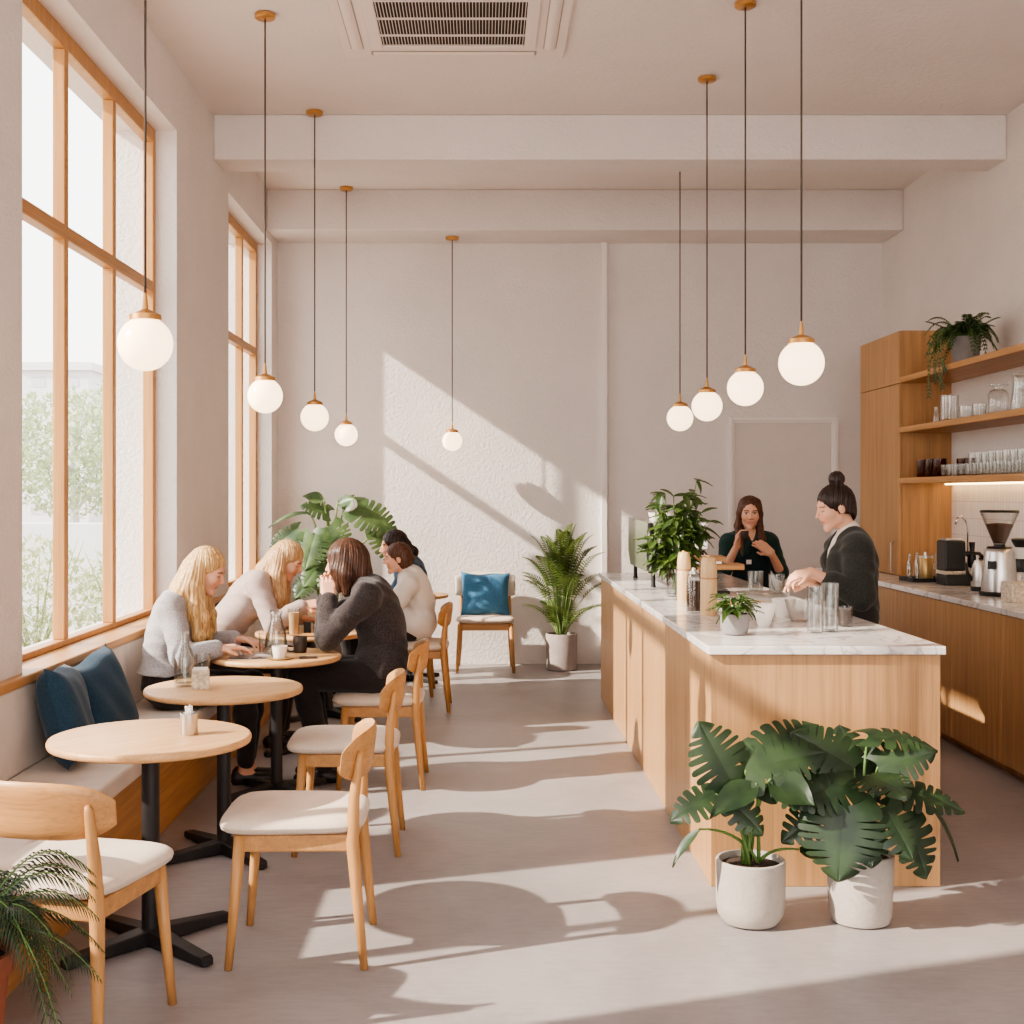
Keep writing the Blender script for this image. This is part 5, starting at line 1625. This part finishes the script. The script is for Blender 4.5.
hf.chain([c+V(-0.07, 0, 0.01), c+V(-0.13, 0, -0.07), c+V(-0.20, 0, -0.16), c+V(-0.26, 0, -0.24)], [0.07, 0.066, 0.05, 0.015], 0.04)
person('blonde woman in a beige jumper on the bench, reaching over the fourth table', (-1.665, 8.02), J, A[1], FAIR2,
       hands=[((J['WR'], (0.85, 0.1, 0.12), (0.05, 0.5, -0.8), -1), dict(curl=(0.7, 0.75, 0.8, 0.85))),
              ((J['WL'], (0.9, -0.2, -0.1), (0.1, -0.1, -1), 1), dict(curl=(0.35, 0.4, 0.45, 0.5)))],
       parts=[('jumper', top(J, 0.022, arm_g=0.022, end=0.96, hem=0.06).floor(0.60), KNIT_BEIGE, 0.006, folds(0.004, 29, 33, 41, 1)),
              ('trousers', trousers(J), BLACKT, 0.007, folds(0.003, 23, 31, 27)),
              ('shoes', shoes(J, SHOE), SHOE, 0.006, None),
              ('hair', hf, ASH, 0.0045, strands(c, A))])

# ---------------------------------------------------------------- woman in the charcoal cardigan, back three-quarters to us
J = dict(P=V(-0.555, 7.05, 0.612), N=V(-0.665, 7.04, 1.085), H=V(-0.755, 7.05, 1.205),
         SL=V(-0.615, 6.865, 1.035), SR=V(-0.655, 7.225, 1.035),
         EL=V(-0.825, 6.835, 0.805), ER=V(-0.865, 7.10, 0.80), WL=V(-0.835, 6.945, 1.015), WR=V(-0.86, 7.08, 1.02),
         HL=V(-0.60, 6.96, 0.592), HR=V(-0.60, 7.14, 0.592), KL=V(-0.985, 6.985, 0.585), KR=V(-0.985, 7.17, 0.585),
         AL=V(-0.86, 7.0, 0.085), AR=V(-0.88, 7.18, 0.085), TL=V(-1.0, 6.99, 0.03), TR=V(-1.02, 7.19, 0.03), bend=0.06)
A = head_frame((-0.94, 0.22, -0.20)); c = J['H']
hf, W = hair_cap(c, A, 1.03, 0.10)
for sd in (-1, 1):
    hf.chain([W(sd*0.062, 0.045, 0.055), W(sd*0.078, 0.03, -0.03), c+A[0]*sd*0.08+V(-0.012, 0, -0.15)], [0.024, 0.028, 0.012], 0.03)
    hf.chain([W(sd*0.06, -0.01, 0.05), c+A[0]*sd*0.078+V(0.03, 0, -0.06), c+A[0]*sd*0.078+V(0.035, 0, -0.165)], [0.04, 0.045, 0.022], 0.03)
hf.chain([c+V(0.06, 0, 0.02), c+V(0.075, 0, -0.07), c+V(0.075, 0, -0.17)], [0.075, 0.068, 0.035], 0.04)
person('brown-haired woman in a charcoal cardigan on a chair, hands raised to her mouth', (-0.555, 7.05), J, A[1], FAIR,
       head_s=1.03,
       hands=[((J['WL'], (0.0, 0.30, 0.9), (-0.15, 0.9, -0.3), -1), dict(curl=(0.55, 0.6, 0.65, 0.7))),
              ((J['WR'], (0.08, -0.25, 0.9), (0.0, -0.9, -0.25), 1), dict(curl=(0.5, 0.55, 0.6, 0.65)))],
       parts=[('cardigan', top(J, 0.026, arm_g=0.024, end=0.95, hem=0.06, k=0.08).floor(0.59), CARDI, 0.006, folds(0.005, 29, 23, 37, 2)),
              ('trousers', trousers(J, 0.016), BLACKT, 0.007, folds(0.003, 23, 31, 27)),
              ('shoes', shoes(J, SHOE), SHOE, 0.006, None),
              ('hair', hf, BROWN, 0.0045, strands(c, A))])

# ---------------------------------------------------------------- person in the white shirt
J = dict(P=V(-0.48, 9.46, 0.612), N=V(-0.555, 9.45, 0.99), H=V(-0.625, 9.44, 1.105),
         SL=V(-0.535, 9.29, 0.925), SR=V(-0.545, 9.61, 0.925),
         EL=V(-0.62, 9.235, 0.755), ER=V(-0.66, 9.66, 0.76), WL=V(-0.83, 9.30, 0.785), WR=V(-0.84, 9.52, 0.785),
         HL=V(-0.53, 9.37, 0.592), HR=V(-0.53, 9.55, 0.592), KL=V(-0.93, 9.39, 0.585), KR=V(-0.93, 9.57, 0.585),
         AL=V(-0.86, 9.40, 0.085), AR=V(-0.86, 9.57, 0.085), TL=V(-1.0, 9.40, 0.03), TR=V(-1.0, 9.57, 0.03), bend=0.05)
A = head_frame((-0.97, -0.10, -0.12)); c = J['H']
hf, W = hair_cap(c, A, 0.94, 0.088)
hf.ell(W(0, -0.04, -0.005), V(0.07, 0.066, 0.075), A, 0.02)
hf.ell(W(0, 0.060, -0.05), V(0.092, 0.058, 0.07), A, 0.012, 'sub')
hf.ball(W(0, -0.105, -0.01), 0.032, 0.02)
person('brown-haired person in a white shirt on a chair, facing the window', (-0.48, 9.46), J, A[1], FAIR, head_s=0.94, s=0.95, bust=False,
       hands=[((J['WL'], (-0.85, 0.2, 0.0), (0, 0.1, -1), 1), dict(curl=(0.35, 0.4, 0.45, 0.5))),
              ((J['WR'], (-0.85, -0.2, 0.0), (0, -0.1, -1), -1), dict(curl=(0.35, 0.4, 0.45, 0.5)))],
       parts=[('shirt', top(J, 0.02, arm_g=0.024, end=0.36, hem=0.02, bust=False, s=0.95).ell(J['P']+V(-0.005, 0, 0.02), V(0.138, 0.19, 0.12), None, 0.04).ell(J['P']+V(-0.08, 0, 0.0), V(0.14, 0.18, 0.11), None, 0.05).floor(0.51), TEE, 0.006, folds(0.0045, 31, 29, 35, 1.2)),
              ('trousers', trousers(J, 0.012, 0.95), BLACKT, 0.008, None),
              ('shoes', shoes(J, SHOE), SHOE, 0.007, None),
              ('hair', hf, CHEST, 0.0045, strands(c, A, 0.002))])

# ---------------------------------------------------------------- person in blue behind
J = dict(P=V(-0.565, 10.17, 0.612), N=V(-0.60, 10.16, 1.05), H=V(-0.70, 10.16, 1.165),
         SL=V(-0.565, 9.985, 0.99), SR=V(-0.575, 10.335, 0.99),
         EL=V(-0.68, 9.95, 0.765), ER=V(-0.70, 10.37, 0.765), WL=V(-0.88, 10.03, 0.70), WR=V(-0.90, 10.28, 0.70),
         HL=V(-0.68, 10.08, 0.592), HR=V(-0.68, 10.26, 0.592), KL=V(-1.07, 10.09, 0.585), KR=V(-1.07, 10.27, 0.585),
         AL=V(-1.02, 10.1, 0.085), AR=V(-1.02, 10.27, 0.085), TL=V(-1.16, 10.1, 0.03), TR=V(-1.16, 10.27, 0.03), bend=0.03)
A = head_frame((-0.96, -0.16, -0.15)); c = J['H']
hf, W = hair_cap(c, A, 1.03, 0.09)
hf.ell(W(0, 0.066, -0.05), V(0.092, 0.058, 0.07), A, 0.012, 'sub')
hf.ball(W(0, -0.10, 0.0), 0.04, 0.02)
hf.chain([c+V(0.10, -0.01, 0.0), c+V(0.15, -0.02, -0.045), c+V(0.16, -0.02, -0.13)], [0.04, 0.045, 0.014], 0.02)
person('dark-haired person in a blue shirt, half hidden behind the one in white', (-0.63, 10.17), J, A[1], FAIR2, head_s=1.03, bust=False,
       hands=[((J['WL'], (-0.9, 0.1, -0.1), (0, 0, -1), 1), dict(curl=(0.3, 0.35, 0.4, 0.45))),
              ((J['WR'], (-0.9, -0.1, -0.1), (0, 0, -1), -1), dict(curl=(0.3, 0.35, 0.4, 0.45)))],
       parts=[('shirt', top(J, 0.026, arm_g=0.026, end=0.9, hem=0.04, bust=False), BLUE_SHIRT, 0.007, folds(0.004, 31, 29, 35, 0.4)),
              ('trousers', trousers(J, 0.012), BLACKT, 0.008, None),
              ('shoes', shoes(J, SHOE), SHOE, 0.007, None),
              ('hair', hf, DARKH, 0.005, strands(c, A, 0.002))])

# ---------------------------------------------------------------- barista with the bun, in profile beside the island
J = dict(P=V(2.005, 6.92, 0.93), N=V(1.995, 6.92, 1.352), H=V(1.905, 6.915, 1.505),
         SL=V(1.985, 6.755, 1.285), SR=V(1.985, 7.085, 1.285),
         EL=V(1.985, 6.70, 1.045), ER=V(1.95, 7.11, 1.05), WL=V(1.735, 6.745, 1.168), WR=V(1.80, 6.97, 1.10),
         HL=V(2.01, 6.83, 0.90), HR=V(2.01, 7.01, 0.90), KL=V(2.02, 6.82, 0.48), KR=V(2.02, 7.02, 0.48),
         AL=V(2.06, 6.82, 0.085), AR=V(2.06, 7.02, 0.085), TL=V(1.92, 6.80, 0.03), TR=V(1.92, 7.04, 0.03), bend=0.0)
A = head_frame((-0.95, -0.12, -0.26)); c = J['H']
hf, W = hair_cap(c, A, 1.0, 0.092)
hf.ell(W(0, 0.064, -0.055), V(0.095, 0.058, 0.075), A, 0.012, 'sub')
hf.ell(W(0, -0.01, -0.075), V(0.11, 0.07, 0.045), A, 0.012, 'sub')
hf.ball(W(0, -0.052, 0.148), 0.043, 0.006)
hf.cone(W(0, -0.045, 0.11), W(0, -0.052, 0.15), 0.03, 0.03, 0.01)
cd = top(J, 0.022, arm_g=0.034, end=0.78, hem=0.0, k=0.08).floor(0.90)
cd.cone(J['N']+V(-0.06, 0, 0.05), J['N']+V(-0.15, 0, -0.16), 0.055, 0.02, 0.015, 'sub')
shirt = Field(); add_torso(shirt, J, 0.012, True)
shirt.cone(J['N']+V(0, 0, -0.03), J['N']+V(-0.012, 0, 0.028), 0.066, 0.060, 0.02)
ap = Field()
ap.ell(J['P']+V(-0.02, 0, -0.22), V(0.108, 0.17, 0.32), None, 0.06)
person('barista in profile with a high dark bun, dark cardigan over a white collar', (2.005, 6.92), J, A[1], FAIR, brow=lin(60, 42, 36),
       hands=[((J['WL'], (-0.85, 0.12, -0.18), (-0.1, 0.45, -0.9), 1), dict(curl=(0.50, 0.56, 0.62, 0.68), s=0.92)),
              ((J['WR'], (-0.85, -0.1, 0.0), (0, -0.4, -0.9), -1), dict(curl=(0.35, 0.4, 0.5, 0.55)))],
       parts=[('cardigan', cd, DARK_SHIRT, 0.006, folds(0.0045, 27, 31, 33, 0.7)),
              ('white_shirt', shirt, TEE, 0.006, None),
              ('apron', ap, APRON, 0.008, None),
              ('trousers', trousers(J, 0.014), BLACKT, 0.008, None),
              ('shoes', shoes(J, SHOE), SHOE, 0.007, None),
              ('hair', hf, DARKH, 0.0045, strands(c, A, 0.0022))])

# ---------------------------------------------------------------- barista in green, facing us
X0, Y0 = 2.13, 10.2
J = dict(P=V(X0+0.02, Y0, 0.80), N=V(X0, Y0-0.01, 1.275), H=V(X0-0.008, Y0-0.045, 1.428),
         SL=V(X0+0.165, Y0, 1.19), SR=V(X0-0.165, Y0, 1.19),
         EL=V(X0+0.235, Y0-0.08, 0.955), ER=V(X0-0.215, Y0-0.09, 0.975), WL=V(X0+0.125, Y0-0.215, 1.12), WR=V(X0-0.145, Y0-0.235, 1.175),
         HL=V(X0+0.11, Y0, 0.78), HR=V(X0-0.07, Y0, 0.78), KL=V(X0+0.11, Y0-0.02, 0.43), KR=V(X0-0.08, Y0-0.02, 0.43),
         AL=V(X0+0.11, Y0+0.01, 0.085), AR=V(X0-0.08, Y0+0.01, 0.085), TL=V(X0+0.13, Y0-0.14, 0.03), TR=V(X0-0.10, Y0-0.14, 0.03), bend=0.0)
A = head_frame((-0.10, -0.98, -0.10), roll=0.06); c = J['H']
hf, W = hair_cap(c, A, 1.08, 0.096, hairline=0.016)
for sd in (-1, 1):
    hf.chain([W(sd*0.05, 0.01, 0.085), W(sd*0.076, 0.02, 0.0), W(sd*0.08, 0.01, -0.10), c+V(-sd*0.085, -0.07, -0.20), c+V(-sd*0.075, -0.10, -0.33)], [0.026, 0.020, 0.026, 0.028, 0.008], 0.022)
hf.chain([W(0, -0.06, 0.0), W(0, -0.075, -0.12), c+V(0, 0.07, -0.25)], [0.08, 0.08, 0.04], 0.04)
tp = top(J, 0.018, arm_g=0.022, end=0.50, hem=0.0)
for q_ in 'LR': tp.cone(lerp(J['S'+q_], J['N'], 0.1), J['N']-V(0, 0, 0.03), 0.055, 0.05, 0.05)
tp.cone(J['N']+V(0, -0.09, 0.06), J['N']+V(0, -0.14, -0.11), 0.075, 0.015, 0.015, 'sub')
ap = Field(); ap.ell(J['P']+V(-0.01, -0.09, 0.24), V(0.135, 0.075, 0.165), None, 0.03); ap.ell(J['P']+V(-0.02, -0.075, -0.06), V(0.185, 0.085, 0.36), None, 0.05)
p = person('long-haired barista in a dark green top facing the room behind the island', (X0, Y0), J, A[1], FAIR, head_s=1.10, lids=False, brow=lin(90, 60, 46),
       hands=[((J['WR'], (0.12, -0.05, 0.95), (0.75, -0.5, 0.2), -1), dict(curl=(0.8, 0.8, 0.85, 0.9))),
              ((J['WL'], (-0.75, -0.1, 0.6), (-0.3, 0.85, 0.0), 1), dict(curl=(0.5, 0.55, 0.6, 0.65)))],
       parts=[('green_top', tp, GREEN_TOP, 0.006, folds(0.004, 27, 31, 33, 0.2)),
              ('apron', ap, APRON, 0.007, None),
              ('trousers', trousers(J, 0.014), BLACKT, 0.008, None),
              ('shoes', shoes(J, SHOE), SHOE, 0.007, None),
              ('hair', hf, CHEST, 0.0045, strands(c, A))])
o = MB().box(-0.06, -0.02, -0.176, -0.173, 1.03, 1.065).build('name_tag', M['paper'], p)
cup = MB().lathe([(0, 0), (0.026, 0), (0.028, 0.004), (0.032, 0.06), (0.029, 0.06), (0.025, 0.008), (0, 0.008)], 20, close=False).build('espresso_cup', M['dark_ceramic'], None, auto=50)
cup.location = (X0-0.095, Y0-0.285, 1.235); tag(cup, 'dark espresso cup held by the barista in green', 'cup')
# ================================================================== OUTSIDE
M['haze_tree'] = mat_leaf('hazy_tree', (0.28,0.34,0.19,1), (0.46,0.52,0.33,1), 0.9, 0.2)  # outdoor haze is put into the pale base colours of these materials
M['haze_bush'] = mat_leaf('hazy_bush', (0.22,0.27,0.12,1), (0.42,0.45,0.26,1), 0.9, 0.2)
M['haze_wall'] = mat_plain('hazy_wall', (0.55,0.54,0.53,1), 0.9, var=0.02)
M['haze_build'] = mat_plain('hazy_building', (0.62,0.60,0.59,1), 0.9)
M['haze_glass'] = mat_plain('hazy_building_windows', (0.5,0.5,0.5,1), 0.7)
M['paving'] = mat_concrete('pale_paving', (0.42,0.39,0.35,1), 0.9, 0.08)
o = MB().box(-120, -2.32, -20, 160, -0.5, -0.3).build('ground', M['paving']); structure(o)

def crown(mb, c, r, n, leaf, sc=(1, 1, 1), seed=0):
    rg = random.Random(seed)
    for i in range(n):
        while True:
            v = Vector((rg.uniform(-1, 1), rg.uniform(-1, 1), rg.uniform(-1, 1)))
            if 0.25 < v.length < 1: break
        p = Vector(c) + Vector((v.x*r*sc[0], v.y*r*sc[1], v.z*r*sc[2]))
        d = Vector((rg.uniform(-1, 1), rg.uniform(-1, 1), rg.uniform(-1, 1))).normalized()
        d, rr, u = frame(d, (0.2, 0.3, 1))
        a = leaf*rg.uniform(0.6, 1.4)
        mb.add([p - d*a, p + rr*a*0.45, p + d*a, p - rr*a*0.45], [(0, 1, 2, 3)])

def tree(label, x, y, h, r, seed, mat='haze_tree', leaf=0.16, n=1500, name='tree', group='trees outside the window'):
    t = thing(name, label, 'tree', (x, y, -0.3), 0, group)
    tr = MB()
    tr.tube([(0, 0, 0), (0.05, 0.03, h*0.3), (-0.03, 0.02, h*0.55), (0.02, 0, h*0.8)], [0.14, 0.11, 0.08, 0.03], 8)
    for k in range(5):
        a = k*1.3
        tr.tube([(0, 0, h*(0.35+0.07*k)), (math.cos(a)*r*0.4, math.sin(a)*r*0.4, h*(0.5+0.06*k)), (math.cos(a)*r*0.75, math.sin(a)*r*0.75, h*(0.62+0.06*k))], [0.06, 0.04, 0.015], 6)
    tr.build('trunk', M['haze_wall'], t, smooth=True)
    fo = MB()
    crown(fo, (0, 0, h*0.66), r, n, leaf, (1, 1, h*0.36/r), seed)
    fo.build('foliage', M[mat], t)
    return t
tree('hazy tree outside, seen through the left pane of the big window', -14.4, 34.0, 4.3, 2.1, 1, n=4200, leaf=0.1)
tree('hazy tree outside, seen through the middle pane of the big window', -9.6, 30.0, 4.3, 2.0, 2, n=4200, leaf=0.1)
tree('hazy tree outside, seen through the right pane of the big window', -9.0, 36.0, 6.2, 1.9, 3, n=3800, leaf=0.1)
def shrub(label, x, y, r, h, seed):
    t = thing('shrub', label, 'shrub', (x, y, -0.3), 0, 'shrubs outside the window')
    st = MB()
    for k in range(7):
        a = k*0.9
        st.tube([(0, 0, 0), (math.cos(a)*r*0.5, math.sin(a)*r*0.5, h*0.6), (math.cos(a)*r*0.8, math.sin(a)*r*0.8, h*0.95)], [0.02, 0.012, 0.004], 5)
    st.build('branch', M['haze_bush'], t, smooth=True)
    fo = MB(); crown(fo, (0, 0, h*0.5), r, 1700, 0.045, (1, 1, h*0.5/r), seed)
    fo.build('foliage', M['haze_bush'], t)
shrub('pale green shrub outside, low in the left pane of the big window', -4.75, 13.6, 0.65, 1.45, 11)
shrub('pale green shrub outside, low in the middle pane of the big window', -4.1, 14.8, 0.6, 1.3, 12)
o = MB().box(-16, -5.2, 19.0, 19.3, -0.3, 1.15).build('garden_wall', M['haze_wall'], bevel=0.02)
tag(o, 'low pale garden wall outside the big window', 'wall')
def building(label, x0, x1, y, h, d, nx, nz):
    t = thing('building', label, 'building', (0, y, -0.3), 0, 'distant buildings outside')
    MB().box(x0, x1, 0, d, 0, h).build('walls', M['haze_build'], t)
    MB().box(x0-0.3, x1+0.3, -0.3, d+0.3, h, h+0.5).build('cornice', M['haze_build'], t)
    for i in range(nx):
        for j in range(nz):
            xa = x0 + (x1-x0)*(i+0.3)/nx; xb = x0 + (x1-x0)*(i+0.7)/nx
            za = h*(j+0.35)/nz; zb = h*(j+0.75)/nz
            MB().box(xa, xb, -0.03, 0.02, za, zb).build('window', M['haze_glass'], t)
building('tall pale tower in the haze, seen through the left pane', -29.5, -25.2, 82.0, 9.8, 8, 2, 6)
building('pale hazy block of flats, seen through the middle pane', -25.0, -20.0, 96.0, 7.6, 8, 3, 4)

# ================================================================== LIGHT
sun_d = bpy.data.lights.new('sun', 'SUN')
sun = bpy.data.objects.new('sun', sun_d)
COL.objects.link(sun)
sun.rotation_euler = Vector((1.0, 0.355, -0.675)).to_track_quat('-Z', 'Y').to_euler()
sun_d.energy = 12.5
sun_d.color = (1.0, 0.90, 0.78)
sun_d.angle = R(0.9)

wd = bpy.data.worlds.new('world')
scene.world = wd
wd.use_nodes = True
nt = wd.node_tree
bg = nt.nodes['Background']
tc = nt.nodes.new('ShaderNodeTexCoord')
sp = nt.nodes.new('ShaderNodeSeparateXYZ')
nt.links.new(tc.outputs['Generated'], sp.inputs[0])
cr = ramp(nt, sp.outputs['Z'], (1.0, 0.95, 0.91, 1), (0.94, 0.95, 0.98, 1), 0.0, 0.6)
nt.links.new(cr, bg.inputs['Color'])
bg.inputs['Strength'].default_value = 5.0

# light portals in the window openings guide the sky light (they add none of their own)
for i, (y0, y1) in enumerate(OPEN):
    a = bpy.data.lights.new('window_portal', 'AREA')
    a.shape = 'RECTANGLE'; a.size = HEAD-SILL; a.size_y = y1-y0
    a.cycles.is_portal = True
    ob = bpy.data.objects.new('window_portal', a)
    COL.objects.link(ob)
    ob.location = (-2.31, (y0+y1)/2, (SILL+HEAD)/2)
    ob.rotation_euler = (0, R(-90), 0)
# unseen fill lamp added behind the camera to brighten the room
a = bpy.data.lights.new('rear_fill', 'AREA')
a.shape = 'RECTANGLE'; a.size = 5.4; a.size_y = 3.6
a.energy = 15; a.color = (1.0, 0.95, 0.92)
ob = bpy.data.objects.new('rear_fill', a)
COL.objects.link(ob)
ob.location = (0.9, YF+0.05, 2.1)
ob.rotation_euler = (R(90), 0, 0)

scene.view_settings.view_transform = 'AgX'
scene.view_settings.look = 'AgX - Medium High Contrast'
scene.view_settings.exposure = -0.12
scene.view_settings.gamma = 1.0
cy = scene.cycles
cy.use_denoising = True
cy.max_bounces = 10
cy.diffuse_bounces = 5
cy.glossy_bounces = 3
cy.transmission_bounces = 4
cy.transparent_max_bounces = 24
cy.caustics_reflective = False
cy.caustics_refractive = False
cy.sample_clamp_indirect = 6
